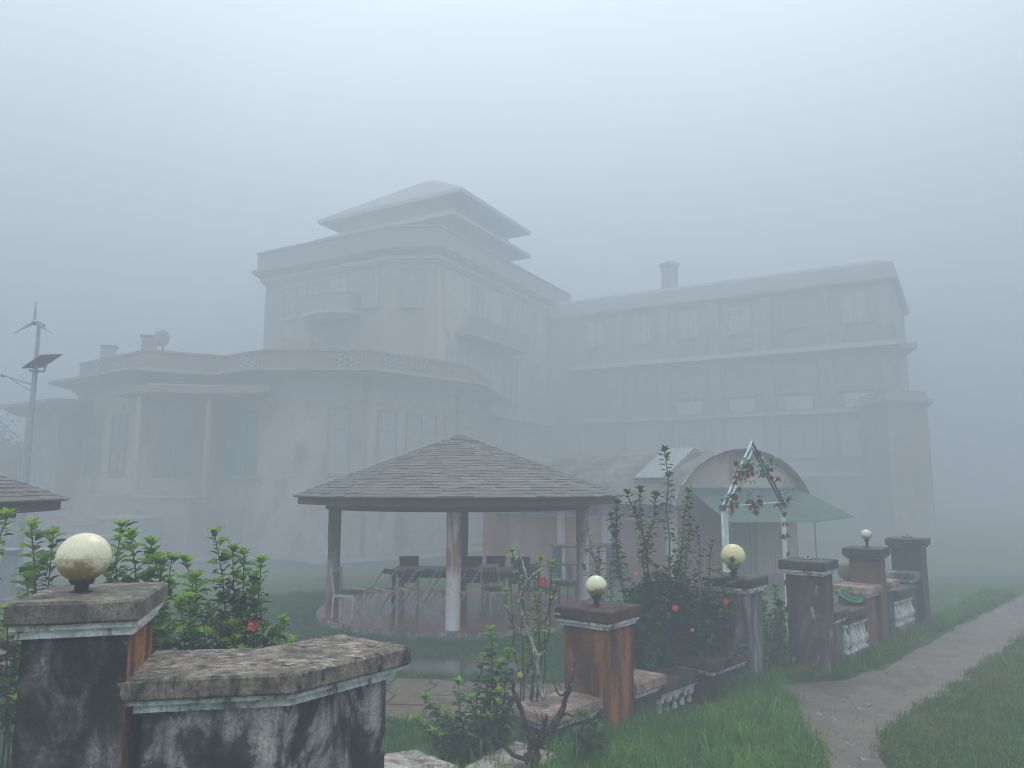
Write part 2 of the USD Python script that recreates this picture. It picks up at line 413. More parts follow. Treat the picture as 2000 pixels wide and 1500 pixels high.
def copy_of(src, label, loc, rz, group=None, M=None):
    """A copy of a thing with its parts: an instance under the next number."""
    name = src.path.split('/')[-1].split('_0')[0]
    path = '/World/' + numbered('/World', name)
    x = UsdGeom.Xform.Define(stage, path)
    x.GetPrim().GetReferences().AddInternalReference(Sdf.Path(src.path))
    x.ClearXformOpOrder()
    place(x, loc, rz, M)
    x.GetPrim().SetInstanceable(True)
    data(x.GetPrim(), label, src.prim.GetCustomDataByKey('category'), group)
    return x


def place(x, loc, rz, M=None):
    m = rot_z(rz) @ (np.eye(3) if M is None else M)
    g = Gf.Matrix4d(*[float(q) for q in (*m[:, 0], 0, *m[:, 1], 0, *m[:, 2], 0, *loc, 1)])
    x.ClearXformOpOrder()
    x.AddTransformOp(opSuffix='place').Set(g)


# ------------------------------------------------------------------ ground, path, paving
def terrain(y):
    t = np.clip((np.asarray(y, float) - 18.5) / 20, 0, 1)
    return -1.58 * (t - .035 * np.sin(2 * np.pi * t))


def draped(g, edge, lift):
    v, f = g.arrays()
    v, f = trimesh.remesh.subdivide_to_size(v, f, edge, max_iter=12)
    v[:, 2] = lift + terrain(v[:, 1])
    return v, f


def sheet(poly, z, step=None, jitter=0.0, seed=0):
    poly = np.asarray(poly, float)
    if step:
        out = []
        for a, b in zip(poly, np.roll(poly, -1, 0)):
            k = max(1, int(np.linalg.norm(b - a) / step))
            out += [a + (b - a) * i / k for i in range(k)]
        poly = np.array(out)
        q = np.column_stack([poly * 1.6, np.zeros(len(poly))])
        poly = poly + jitter * 2 * np.column_stack([meshkit.fbm(q, 3, seed) - .5, meshkit.fbm(q, 3, seed + 5) - .5])
    if not Polygon(poly).exterior.is_ccw:
        poly = poly[::-1]
    return G().add(np.column_stack([poly, np.full(len(poly), z)]), ear(poly))


xs = np.concatenate([[-150, -60, -30], np.arange(-20, 21, 5), [30, 60, 150]])
ys = np.concatenate([[-150, -40, 0], np.arange(18.5, 39.5, 1.0), [60, 150]])
gx, gy = np.meshgrid(xs, ys)
gv = np.column_stack([gx.ravel(), gy.ravel(), terrain(gy.ravel())])
gf = [(j * len(xs) + i, j * len(xs) + i + 1, (j + 1) * len(xs) + i + 1, (j + 1) * len(xs) + i) for j in range(len(ys) - 1) for i in range(len(xs) - 1)]
single('ground', G().add(gv, gf), 'soil_grass', 'green turf covering the garden and the bank outside its wall', kind='structure')
PATH_L = [(2.3, 5.2), (2.82, 7.34), (3.25, 8.9), (3.45, 9.7), (3.5, 10.3), (4.35, 10.35), (5.3, 11.05), (8.3, 14.3), (12.2, 18.3), (20, 26), (40, 46)]
PATH_R = [(43, 44), (23, 25.5), (13.6, 18.2), (9.6, 14.1), (6.1, 10.4), (4.35, 8.75), (3.65, 7.75), (3.35, 6.6), (3.2, 5.2)]
single('dirt_path', draped(sheet(PATH_L + PATH_R, .006, .22, .16, 3), 1.5, .012), 'dirt', 'wet brown dirt path running along the garden wall', kind='structure')
single('paving', draped(sheet([(-38.4, 49.9), (-38.4, 38.7), (-20.8, 42.6), (-13.1, 43.7), (-10.6, 41.0), (-5.4, 43.7), (-1.0, 51.2), (-3.2, 54.4), (-19.2, 54.4)], 0, 1.1, .35, 4), 6, .02), 'paving', 'pale paved terrace at the foot of the hotel', kind='structure')
fp = Thing('flagstone_path', 'brown flagstone path inside the garden behind the wall', None, (-.7, 9.7, 0), kind='structure')
fp.part('bed', sheet([(-2.3, 9.0), (-1.0, 8.5), (.7, 8.85), (2.2, 10.2), (3.6, 10.4), (3.5, 11.3), (1.8, 11.0), (.3, 10.3), (-1.2, 10.55), (-2.6, 10.6)], .008, .3, .12, 8), 'soil_grass')
from shapely.geometry import MultiPoint
from shapely.ops import voronoi_diagram
fbed = Polygon([(-2.3, 9.0), (-1.0, 8.55), (.7, 8.9), (2.2, 10.2), (3.6, 10.45), (3.5, 11.2), (1.8, 10.95), (.3, 10.25), (-1.2, 10.5), (-2.5, 10.55)])
seeds = [(x + R.uniform(-.17, .17), y + R.uniform(-.13, .13)) for x in np.arange(-3, 4.2, .56) for y in np.arange(8.2, 11.8, .44)]
for cell in voronoi_diagram(MultiPoint(seeds)).geoms:
    c = cell.intersection(fbed)
    if c.geom_type != 'Polygon' or c.area < .05:
        continue
    c = c.buffer(-.035, join_style=2).buffer(.02, join_style=1, quad_segs=2).simplify(.008)
    if c.is_empty or c.geom_type != 'Polygon':
        continue
    z = .026 + R.uniform(-.005, .006)
    fp.part('flagstone', G().loft(list(c.exterior.coords)[:-1], [(0, 0.0), (0, z - .007), (-.008, z)]), R.choice(('flag', 'flag', 'flag_grey')))
single('puddle', sheet([(-1.75, 11.0), (-1.2, 10.75), (-.5, 10.72), (.25, 10.9), (.2, 11.5), (-.4, 11.75), (-1.3, 11.7), (-1.8, 11.4)], .012, .25, .1, 9), 'water', 'rain puddle on the lawn in front of the round gazebo', kind='structure')
g = G()
for i in range(46):
    t = R.random()
    k = R.choice([0, 0, 0, 1, 1, 2])
    x = np.interp(t, [0, .35, .6, 1], [3.1, 3.45, 4.2, 7.5]) + R.uniform(-.25, .45)
    y = np.interp(t, [0, .35, .6, 1], [6.7, 8.2, 9.9, 13.2]) + R.uniform(-.25, .25)
    s = R.uniform(.012, .045)
    m = trimesh.creation.icosphere(1, s)
    v = m.vertices * np.array([1, R.uniform(.6, 1), .55])
    g.add((v + .25 * s * NR.uniform(-1, 1, v.shape)) @ rot_z(R.uniform(0, 6)).T + (x, y, .008), m.faces)
single('pebbles', g, 'pebble', 'loose pebbles lying on the dirt path', kind='stuff')
g = G()
for i in range(70):
    t = R.random()
    x = np.interp(t, [0, .35, .6, 1], [3.05, 3.4, 4.2, 7.5]) + R.uniform(-.4, .6)
    y = np.interp(t, [0, .35, .6, 1], [6.7, 8.2, 9.9, 13.2]) + R.uniform(-.3, .3)
    L = R.uniform(.025, .06)
    v = np.array([(0, 0, 0), (L * .5, L * .22, .35 * L), (L, 0, .1 * L), (L * .5, -L * .22, .2 * L)]) @ rot_z(R.uniform(0, 6)).T
    g.add(v + (x, y, .014), [(0, 1, 3), (1, 2, 3)])
single('leaf_litter', g, 'litter', 'fallen brown leaves scattered on the dirt path', kind='stuff')


# ------------------------------------------------------------------ garden wall: posts, lamps, blocks, balustrades
def square(c, yaw, hx, hy=None):
    hy = hy or hx
    return [tuple(np.array(c) + (rot_z(yaw)[:2, :2] @ np.array(q))) for q in ((-hx, -hy), (hx, -hy), (hx, hy), (-hx, hy))]


def post(label, c, yaw, top, cap, shaft, mats, cap_t=.12, trim_t=.065, ratio=1.0, seed=0, worn=.006, face=None):
    t = Thing('wall_post', label, 'wall post', (c[0], c[1], 0), 'posts of the garden wall')
    sq = lambda h: square(c, yaw, h, h * ratio)
    zc = top - cap_t
    t.part('shaft', G().loft(sq(shaft / 2), [(0, -.3), (0, zc - trim_t + .004)]).worn(worn * .6, 7, .1, seed), mats[0])
    d = (cap - shaft) / 2
    t.part('moulding', G().loft(sq(shaft / 2), [(.01, zc - trim_t), (d * .42, zc - trim_t), (d * .42, zc - trim_t * .5), (d * .75, zc - trim_t * .42), (d * .75, zc + .003)]).worn(worn * .35, 12, .07, seed + 1), mats[1])
    t.part('cap', G().loft(sq(cap / 2), [(-.012, zc), (0, zc + .012), (0, top - .014), (-.014, top)]).worn(worn, 8, .05, seed + 2), mats[2])
    if face:
        t.part('side_face', face, mats[3])
    return t


D46 = math.radians(46)
P1, P2, P3, P4, P5, P6 = (-2.40, 4.40), (.95, 8.45), (3.03, 10.34), (4.30, 11.03), (6.05, 12.95), (7.77, 14.86)
Y1 = math.radians(15)
ex, ey = rot_z(Y1)[:2, 0], rot_z(Y1)[:2, 1]
fc = np.array(P1) + ex * .255
g = G().loft([tuple(fc + ey * -.312), tuple(fc + ex * .006 + ey * -.312), tuple(fc + ex * .006 + ey * .31), tuple(fc + ey * .31)], [(0, .3), (0, 1.80)])
post('big black-moulded wall post at the left with a large cream globe lamp', P1, Y1, 2.0, .64, .51, ('mould_black', 'white_trim', 'cap_top', 'rust_plaster'), .115, .075, 1.24, 1, .008, face=g)
YP = math.radians(51)
post('rust-orange wall post with a stained globe lamp, middle of the picture', P2, YP, 1.30, .69, .545, ('rust_plaster', 'white_trim', 'rust_dark'), .125, .07, 1, 11, .006)
post('grey-streaked wall post left of the flower arch gateway, yellow globe on top', P3, YP, 1.40, .66, .52, ('grey_streak', 'white_trim', 'dark_wet'), .12, .07, 1, 21, .005)
ey4, ex4 = rot_z(YP)[:2, 1], rot_z(YP)[:2, 0]
f4 = np.array(P4) + ex4 * .25
g4 = G().loft([tuple(f4 - ey4 * .24), tuple(f4 + ex4 * .007 - ey4 * .24), tuple(f4 + ex4 * .007 + ey4 * .24), tuple(f4 + ey4 * .24)], [(0, .12), (0, 1.34)])
post('dark lampless gate post right of the flower arch with white peeling corner', P4, YP, 1.55, .65, .5, ('brown_mould', 'white_trim', 'dark_wet', 'peel_white'), .13, .07, 1, 31, .012, face=g4)
post('reddish wall post with a small globe lamp, second from the far end', P5, YP, 1.57, .62, .46, ('red_ochre', 'grey_streak', 'dark_wet'), .13, .05, 1, 41, .014)
post('farthest dark grey wall post without a lamp beside the path', P6, YP, 1.60, .68, .52, ('dark_wet', 'grey_streak', 'dark_wet'), .12, .06, 1, 51, .008)
# peeling white strips on the corner of the gate post, a lamp stub on the bare posts
# (thin plaster left standing on the face that looks along the path)
for (c, top, h, name) in ((P4, 1.55, .022, 'lamp_stub'), (P6, 1.60, .045, 'lamp_stub')):
    t = Thing(name, 'rusty lamp base plate left on the %s' % ('gate post right of the flower arch' if c is P4 else 'farthest dark wall post'), 'lamp base', (c[0], c[1], top), 'lamp bases without globes')
    t.part('plate', G().lathe([(.09, 0), (.09, h * .6), (.04, h)], (c[0], c[1], top), 12), 'arch_grey')
    t.part('bolt', G().lathe([(.014, h * .9), (.014, h + .03)], (c[0], c[1], top), 8), 'arch_grey')


def globe_lamp(label, c, top, r, neck, mat, seed=0):
    t = Thing('globe_lamp', label, 'lamp', (c[0], c[1], top), 'globe lamps on the wall posts')
    cz = top + neck + r * .94
    t.part('base_plate', G().lathe([(r * .42, 0), (r * .42, .008), (r * .3, .014)], (c[0], c[1], top), 16), 'lamp_black')
    t.part('neck', G().lathe([(r * .26, .01), (r * .26, neck * .72), (r * .42, neck * .74), (r * .44, neck + .012)], (c[0], c[1], top), 16), 'lamp_black')
    g = G().sphere((c[0], c[1], cz), r, 4, (1, 1, .97))
    key = 'globe_plastic_%d' % seed
    globe_mat(key, cz, r, *mat)
    gp = t.part('globe', g, key, smooth=True)
    t.part('seam', G().tube([(c[0] + (r + .0006) * math.cos(a), c[1] + (r + .0006) * math.sin(a), cz) for a in np.linspace(0, 2 * math.pi, 41)], .0016, 4), key, under=gp)
    t.part('collar', G().lathe([(r * .36, -.006), (r * .47, -.002), (r * .47, .012), (r * .4, .018)], (c[0], c[1], top + neck), 20), 'lamp_black')


globe_lamp('largest cream globe lamp, algae-stained, on the black post at left', (-2.47, 4.38), 2.0, .142, .062, ((.76, .7, .5), (.28, .21, .06), .54, .72), 1)
globe_lamp('stained cream globe lamp on the rust-orange post in the middle', (.93, 8.42), 1.30, .118, .1, ((.74, .72, .5), (.24, .2, .05), .52, .72), 2)
globe_lamp('clean yellow globe lamp on the grey post beside the flower arch', (3.0, 10.3), 1.40, .16, .12, ((.76, .67, .36), (.4, .3, .09), .74, .9), 3)
globe_lamp('smallest globe lamp, on the reddish post near the far end', (6.07, 12.95), 1.57, .088, .13, ((.66, .66, .58), (.3, .28, .2), .56, .74), 4)

# near wall with the wide flaking coping
W1 = [(-2.11, 4.15), (-1.21, 4.31), (-.655, 5.02), (-1.21, 5.43), (-1.62, 4.98), (-2.27, 4.9)]
t = Thing('garden_wall', 'near mould-stained wall with a wide angled flaking coping at left', 'wall', (-1.4, 4.6, 0))
zt = 1.57
t.part('coping', G().loft(W1, [(-.012, zt - .115), (0, zt - .1), (0, zt - .014), (-.016, zt)]).worn(.009, 8, .035, 61), 'coping_brown')
t.part('moulding', G().loft(W1, [(-.105, zt - .19), (-.07, zt - .19), (-.07, zt - .15), (-.035, zt - .143), (-.035, zt - .112)]).worn(.003, 12, .06, 62), 'white_trim')
t.part('wall_body', G().loft(W1, [(-.11, -.3), (-.11, zt - .186)]).worn(.006, 6, .09, 63), 'mould_plaster')

dirw = np.array([math.cos(D46), math.sin(D46)])
nrmw = np.array([-dirw[1], dirw[0]])


def along(p, s, n=0.0):
    return np.array(p) + dirw * s + nrmw * n


def strip(p, s0, s1, n0, n1):
    return [tuple(along(p, s0, n0)), tuple(along(p, s1, n0)), tuple(along(p, s1, n1)), tuple(along(p, s0, n1))]


def pier(label, p, s0, s1, half, top, mats, seed):
    t = Thing('wall_pier', label, 'wall pier', (*along(p, (s0 + s1) / 2), 0), 'low piers beside the wall posts')
    q = strip(p, s0, s1, -half, half)
    t.part('body', G().loft(q, [(-.09, -.3), (-.09, top - .165)]).worn(.004, 7, .1, seed), mats[0])
    t.part('moulding', G().loft(q, [(-.085, top - .17), (-.05, top - .17), (-.05, top - .14), (-.025, top - .135), (-.025, top - .112)]).worn(.002, 12, .07, seed + 1), 'white_trim')
    t.part('cap', G().loft(q, [(-.01, top - .115), (0, top - .1), (0, top - .014), (-.014, top)]).worn(.008, 8, .045, seed + 2), mats[1])


pier('low brown-topped wall pier left of the rust-orange post, behind the dead shrub', P2, -1.12, -.28, .26, .43, ('dark_wet', 'pale_brown_slab'), 71)
pier('low brown-topped wall pier right of the rust-orange post', P2, .28, .86, .30, .47, ('dark_wet', 'pale_brown_slab'), 75)
pier('low dark wall pier left of the grey-streaked post under the shrub', P3, -1.18, -.27, .30, .50, ('dark_wet', 'rust_dark'), 79)
pier('low dark wall pier right of the lampless gate post', P4, .26, .78, .26, .80, ('brown_mould', 'dark_wet'), 83)
pier('cream-topped wall pier left of the reddish post', P5, -.88, -.24, .30, 1.0, ('red_ochre', 'pale_brown_slab'), 87)
pier('dark wall pier right of the reddish post', P5, .24, .72, .28, 1.0, ('brown_mould', 'pale_brown_slab'), 91)
pier('dark wall pier left of the farthest post', P6, -.80, -.26, .28, 1.0, ('dark_wet', 'grey_streak'), 95)

BAL = [(.055, 0), (.055, .05), (.026, .065), (.04, .1), (.062, .18), (.056, .24), (.03, .34), (.022, .42), (.04, .44), (.05, .46), (.05, .5)]


def balustrade(label, p, s0, s1, top, n, mats, seed, bh=.5):
    t = Thing('balustrade', label, 'balustrade', (*along(p, (s0 + s1) / 2), 0), 'balustrades of the garden wall')
    q = strip(p, s0, s1, -.25, .25)
    t.part('rail', G().loft(q, [(-.01, top - .12), (0, top - .1), (0, top - .014), (-.014, top)]).worn(.006, 8, .06, seed), mats[0])
    t.part('moulding', G().loft(q, [(-.09, top - .2), (-.06, top - .2), (-.06, top - .155), (-.03, top - .15), (-.03, top - .116)]).worn(.002, 12, .08, seed + 1), mats[1])
    zb = top - .2 - bh
    t.part('plinth', G().loft(strip(p, s0, s1, -.21, .2), [(0, -.3), (0, zb)]).worn(.004, 8, .1, seed + 2), mats[2])
    for i in range(n):
        c = along(p, s0 + (s1 - s0) * (i + .5) / n, -.13)
        t.part('baluster', G().lathe([(r * 1.25, z * bh / .5) for r, z in BAL], (c[0], c[1], zb), 12), 'white_trim', smooth=40)


balustrade('low balustrade half sunk in grass between the rust-orange and grey-streaked posts', P2, .862, 1.70, .36, 5, ('rust_dark', 'white_trim', 'dark_wet'), 101)
balustrade('balustrade with white balusters between the lampless gate post and reddish post', P4, .782, 1.70, .74, 6, ('dark_wet', 'brown_mould', 'grey_streak'), 105, .42)
balustrade('balustrade with white balusters between the reddish and farthest posts', P5, .722, 1.75, .80, 6, ('dark_wet', 'brown_mould', 'grey_streak'), 109, .42)
# broken plinth of the missing wall, at the foot of the picture
t = Thing('wall_plinth', 'broken pale slab lying in the grass left of the dead shrub', 'broken wall', (-.8, 6.8, 0), 'broken plinth slabs in the grass')
t.part('slab', G().loft([(-1.35, 6.6), (-.75, 6.4), (-.46, 6.84), (-.9, 7.26), (-1.2, 7.1)], [(0, -.1), (0, .17), (-.02, .2)]).worn(.012, 6, .05, 121), 'broken_slab')
t = Thing('wall_plinth', 'long pale broken slab in the grass behind the dead shrub', 'broken wall', (0, 7.0, 0), 'broken plinth slabs in the grass')
t.part('slab', G().loft([(-.42, 6.82), (-.16, 6.5), (.42, 7.12), (.04, 7.5)], [(0, -.1), (0, .17), (-.02, .2)]).worn(.012, 6, .05, 125), 'broken_slab')


# ------------------------------------------------------------------ gazebos
def disc(r, n, c):
    return [(c[0] + r * math.cos(a), c[1] + r * math.sin(a)) for a in np.arange(n) / n * 2 * math.pi]


def gazebo(label, c, most, mats, seed, base=.12, near=None, spin=0.0):
    rr = random.Random(seed)
    RE, ZE, ZA = 3.42, 2.405, 3.70
    t = Thing('gazebo', label, 'gazebo', (c[0], c[1], 0))
    t.part('floor_slab', G().loft(disc(2.88, 72, c), [(0, -.2), (0, base - .01), (-.012, base)]).worn(.006, 6, .25, seed), 'slab_edge')
    t.part('floor', G().loft(disc(2.85, 72, c), [(0, base + .001), (0, base + .009)]), 'red_floor')
    cols = []
    for k in range(4):
        a = math.radians(-88.0 + 90 * k) + spin
        p = (c[0] + 2.62 * math.cos(a), c[1] + 2.62 * math.sin(a))
        r = .132
        path = t.part('column', G().lathe([(r, base - .02), (r, 2.24)], (p[0], p[1], 0), 26), 'column_paint' if k in (0, 1) else 'column_brown', smooth=40,
                      label={0: 'white column with red paint worn through'}.get(k))
        t.part('plinth', G().lathe([(r + .06, -.2), (r + .06, base + .002), (r + .02, base + .012)], (p[0], p[1], 0), 26), 'slab_edge', under=path)
        cols.append(p)
    # ring beam, fascia, deck
    n = 72

    def ring(r0, r1, z0, z1):
        v, f = [], []
        for i in range(n):
            a = i / n * 2 * math.pi
            for r, z in ((r0, z0), (r1, z0), (r1, z1), (r0, z1)):
                v.append((c[0] + r * math.cos(a), c[1] + r * math.sin(a), z))
        for i in range(n):
            j = (i + 1) % n
            for k in range(4):
                m = (k + 1) % 4
                f.append((i * 4 + k, j * 4 + k, j * 4 + m, i * 4 + m))
        return G().add(v, f)
    t.part('ring_beam', ring(2.5, 2.76, 2.15, 2.35), 'pine_deck')
    t.part('fascia', ring(3.27, 3.31, 2.262, ZE - .005), 'fascia_wood')
    t.part('soffit', ring(2.765, 3.265, 2.30, 2.318), 'pine_deck')
    t.part('roof_deck', G().lathe([(RE - .02, ZE - .012), (RE - .02, ZE), (.02, ZA - .02)], (c[0], c[1], 0), 72), 'pine_deck')
    rows = 25
    items = []
    for k in range(rows):
        s0, s1 = k / rows, min(1.0, (k + 1.35) / rows)
        r0, z0 = RE * (1 - s0), ZE + (ZA - ZE) * s0
        r1, z1 = RE * (1 - s1), ZE + (ZA - ZE) * s1
        a, end = rr.uniform(0, 1), None
        stop = a + 2 * math.pi
        while a < stop - 1e-6:
            w = rr.uniform(.16, .44) / max(r0, .25)
            b = min(stop, a + w)
            if stop - b < .08 / max(r0, .3):
                b = stop
            m = max(1, int(math.ceil((b - a) / .2)))
            j = rr.uniform(-.012, .012)
            lift = rr.choice((.018, .018, .024, .03))
            v, f = [], []
            for i in range(m + 1):
                q = a + (b - a) * (.004 + .992 * i / m)
                cq, sq = math.cos(q), math.sin(q)
                for r, z in ((r0 + j, z0 + .004 - j * .36), (r0 + j, z0 + lift - j * .36), (r1, z1 + .008)):
                    v.append((c[0] + r * cq, c[1] + r * sq, z))
            for i in range(m):
                o = i * 3
                f += [(o, o + 3, o + 4), (o, o + 4, o + 1), (o + 1, o + 4, o + 5), (o + 1, o + 5, o + 2)]
            f += [(0, 1, 2), (m * 3, m * 3 + 2, m * 3 + 1)]
            mid = (a + b) / 2
            pos = np.array([c[0] + r0 * math.cos(mid), c[1] + r0 * math.sin(mid)])
            toward = -(pos @ np.array([math.cos(mid), math.sin(mid)])) / np.linalg.norm(pos)
            size = (b - a) * r0 * (1.2 + toward) / np.linalg.norm(pos)
            if near is not None:
                size = -np.linalg.norm(pos - near)
            items.append((size, np.array(v), f, rr.choice(mats)))
            a = b
    items.sort(key=lambda x: -x[0])
    for s, v, f, m in items[:most]:
        t.part('shingle', G().add(v, f), m)
    rest = G()
    for s, v, f, m in items[most:]:
        rest.add(v, f)
    t.part('shingles', rest, mats[0], kind='stuff')
    t.part('roof_cap', G().lathe([(.16, ZA - .06), (.13, ZA - .025), (.0, ZA + .02)], (c[0], c[1], 0), 20), mats[0])
    return t, cols


GZ = (-1.12, 16.0)
gz, cols = gazebo('round gazebo with grey shingled cone roof sheltering tables and chairs', GZ, 300, ['shingle_0', 'shingle_0', 'shingle_1', 'shingle_2', 'shingle_3'], 201)
gazebo('second gazebo cut off by the left edge, only its brown shingled eave showing', (-9.62, 9.6), 90, ['shingle_brown_0', 'shingle_brown_1', 'shingle_brown_2'], 202, near=np.array([-6.2, 9.3]), spin=.95)
lc = cols[3]
t = Thing('notice', 'white paper notice fixed to the left gazebo column', 'notice', (lc[0] - .12, lc[1] - .08, 1.25))
t.part('sheet', G().box((lc[0] - .128, lc[1] - .06, 1.27), (.008, .16, .24), math.radians(28)), 'paper')


# ------------------------------------------------------------------ furniture in the gazebo
FZ = .13


def start(name, label, cat, group):
    return Thing(name, label, cat, (0, 0, 0), group)


def put(t, loc, rz, M=None):
    place(UsdGeom.Xform(t.prim), loc, rz, M)


def dining_chair(label, group, fm, sm, slats=True):
    t = start('chair', label, 'chair', group)
    for x in (-.2, .2):
        t.part('leg', G().tube([(x, -.19, 0), (x, -.2, .44)], [.013, .02], 6), fm)
        t.part('leg', G().tube([(x, .23, 0), (x, .2, .45), (x, .27, .9)], [.013, .02, .014], 6), fm)
    t.part('seat', G().loft([(-.22, -.23), (.22, -.23), (.21, .22), (-.21, .22)], [(-.01, .435), (0, .445), (0, .465), (-.02, .475)]), sm)
    t.part('seat_frame', G().box((0, -.205, .41), (.4, .025, .05)).box((-.2, 0, .41), (.025, .39, .05)).box((.2, 0, .41), (.025, .39, .05)), fm)
    g = G().box((0, .27, .875), (.44, .03, .07), M=rot_x(-.14))
    t.part('top_rail', g, fm)
    if slats:
        for x in (-.12, -.04, .04, .12):
            t.part('slat', G().tube([(x, .2, .47), (x, .262, .85)], .012, 4), sm)
    else:
        t.part('backrest', G().box((0, .25, .74), (.38, .02, .24), M=rot_x(-.14)), sm)
    return t


GC = 'chairs standing in the round gazebo'
c0 = dining_chair('cream-legged chair with brown seat at the right end of the leaning chairs', GC, 'frame_cream', 'seat_brown')
put(c0, (-.33, 15.15, FZ), math.radians(28))
copy_of(c0, 'lone cream-legged chair beside the left gazebo column', (-3.15, 14.7, FZ), math.radians(76), GC)
d0 = dining_chair('dark chair behind the left end of the gazebo table', GC, 'dark_wood', 'dark_wood', False)
put(d0, (-2.28, 16.85, FZ), math.radians(8))
for x, y, a, l in ((-.86, 16.85, 5, 'dark chair behind the table, half hidden by the front column'), (-.42, 16.9, -12, 'dark chair behind the table, just right of the front column'),
                   (.16, 16.7, -6, 'dark chair at the far right corner of the table'), (.72, 15.5, 70, 'dark chair side-on at the right end of the gazebo table'),
                   (.35, 15.05, 176, 'dark chair with its back to the camera right of the cream-legged chair'), (1.1, 16.3, 60, 'dark chair farthest right under the gazebo roof')):
    copy_of(d0, l, (x, y, FZ), math.radians(a), GC)

t = Thing('table', 'long brown table in the middle of the round gazebo', 'table', (-1.1, 16.0, FZ))
t.part('tabletop', G().loft(square((-1.1, 16.0), math.radians(-4), 1.42, .5), [(-.006, FZ + .72), (0, FZ + .726), (0, FZ + .75), (-.006, FZ + .756)]), 'table_brown')
for sx in (-1.3, 0, 1.3):
    for sy in (-.42, .42):
        q = np.array((-1.1, 16.0)) + rot_z(math.radians(-4))[:2, :2] @ np.array((sx, sy))
        t.part('leg', G().box((q[0], q[1], FZ + .36), (.07, .07, .72)), 'dark_wood')
t.part('apron', G().box((-1.1, 16.0, FZ + .66), (2.5, .8, .1), math.radians(-4)), 'dark_wood')


def folding_chair(label, group):
    t = start('folding_chair', label, 'folding chair', group)
    for x in (-.21, .21):
        t.part('leg', G().tube([(x, 0, 0), (x, 0, .5), (x, .03, 1.0)], [.016, .02, .016], 6), 'frame_cream')
        t.part('leg', G().tube([(x * .9, -.34, .1), (x * .9, -.3, .34)], .016, 6), 'frame_cream')
    t.part('seat', G().box((0, -.17, .42), (.4, .36, .03), M=rot_x(.42)), 'seat_brown')
    t.part('seat_frame', G().box((0, -.335, .335), (.44, .03, .05), M=rot_x(.42)).box((-.215, -.17, .405), (.022, .36, .05), M=rot_x(.42)).box((.215, -.17, .405), (.022, .36, .05), M=rot_x(.42)), 'frame_cream')
    t.part('top_rail', G().box((0, .045, .95), (.16, .022, .1)).box((-.13, .035, .94), (.12, .022, .1), .18).box((.13, .035, .94), (.12, .022, .1), -.18), 'seat_brown')
    t.part('cross_bar', G().tube([(-.2, 0, .2), (.2, 0, .2)], .009, 5), 'frame_cream')
    return t


GF = 'folding chairs tipped against the gazebo table'
tilt = rot_x(-.62)
f0 = folding_chair('leftmost tipped folding chair leaning on the gazebo table', GF)
yaw = math.radians(-50)
put(f0, (-2.95, 15.15, FZ), yaw, tilt)
for i, l in enumerate(('second tipped folding chair from the left against the table', 'third tipped folding chair, left of the front column', 'fourth tipped folding chair, behind the front column', 'rightmost tipped folding chair, just right of the front column')):
    copy_of(f0, l, (-2.95 + .42 * (i + 1), 15.13 - .02 * i, FZ), yaw + math.radians(R.uniform(-5, 5)), GF, tilt)
t = Thing('garden_table', 'dark garden table on the lawn behind the right gazebo column', 'table', (2.1, 22, -.12))
t.part('tabletop', G().box((2.1, 22, .9), (1.9, .8, .06), .2), 'dark_blue')
for sx in (-.8, .8):
    t.part('trestle', G().box((2.1 + sx, 22 + sx * .2, .38), (.09, .7, .98), .2), 'dark_blue')
t.part('bench', G().box((2.25, 21.2, .47), (1.8, .3, .05), .2).box((1.6, 21.1, .22), (.08, .25, .44), .2).box((2.95, 21.35, .22), (.08, .25, .44), .2), 'dark_blue')


# ------------------------------------------------------------------ plants
def leaf_mesh(L, W, curl, fold=.35):
    """Eight triangles: midrib along +x, blade folded up along it and curling down; returned around the origin."""
    x = np.array([0, .32, .68, 1.0]) * L
    z = -curl * L * np.array([0, .05, .35, 1.0]) ** 1.2
    w = np.array([0, .5, .38, 0]) * W
    mid = np.column_stack([x, 0 * x, z])
    lf = np.column_stack([x, w, z + w * fold])
    rt = np.column_stack([x, -w, z + w * fold])
    v = np.vstack([mid, lf[1:3], rt[1:3]])
    f = [(0, 1, 4), (1, 5, 4), (1, 2, 5), (2, 3, 5), (0, 6, 1), (1, 6, 7), (1, 7, 2), (2, 7, 3)]
    return v, f


def frame_of(d, roll=0.0):
    """Columns: x along d, z as much up as can be."""
    d = np.asarray(d, float) / np.linalg.norm(d)
    y = np.cross((0, 0, 1.0), d)
    y = y / max(np.linalg.norm(y), 1e-6) if np.linalg.norm(y) > 1e-3 else np.array([0, 1.0, 0])
    z = np.cross(d, y)
    return np.column_stack([d, y, z]) @ rot_x(roll)


def spine(a, b, bow, rr, n=9):
    a, b = np.array(a, float), np.array(b, float)
    t = np.linspace(0, 1, n)[:, None]
    side = np.array([rr.uniform(-1, 1), rr.uniform(-1, 1), 0]) * bow
    p = a + (b - a) * t + side * np.sin(t * math.pi)
    p[1:-1] += np.array([[rr.uniform(-1, 1), rr.uniform(-1, 1), 0] for _ in range(n - 2)]) * bow * .18
    return p


def at_len(p, t):
    s = np.concatenate([[0], np.cumsum(np.linalg.norm(np.diff(p, axis=0), axis=1))])
    s /= s[-1]
    return np.array([np.interp(t, s, p[:, k]) for k in range(3)])


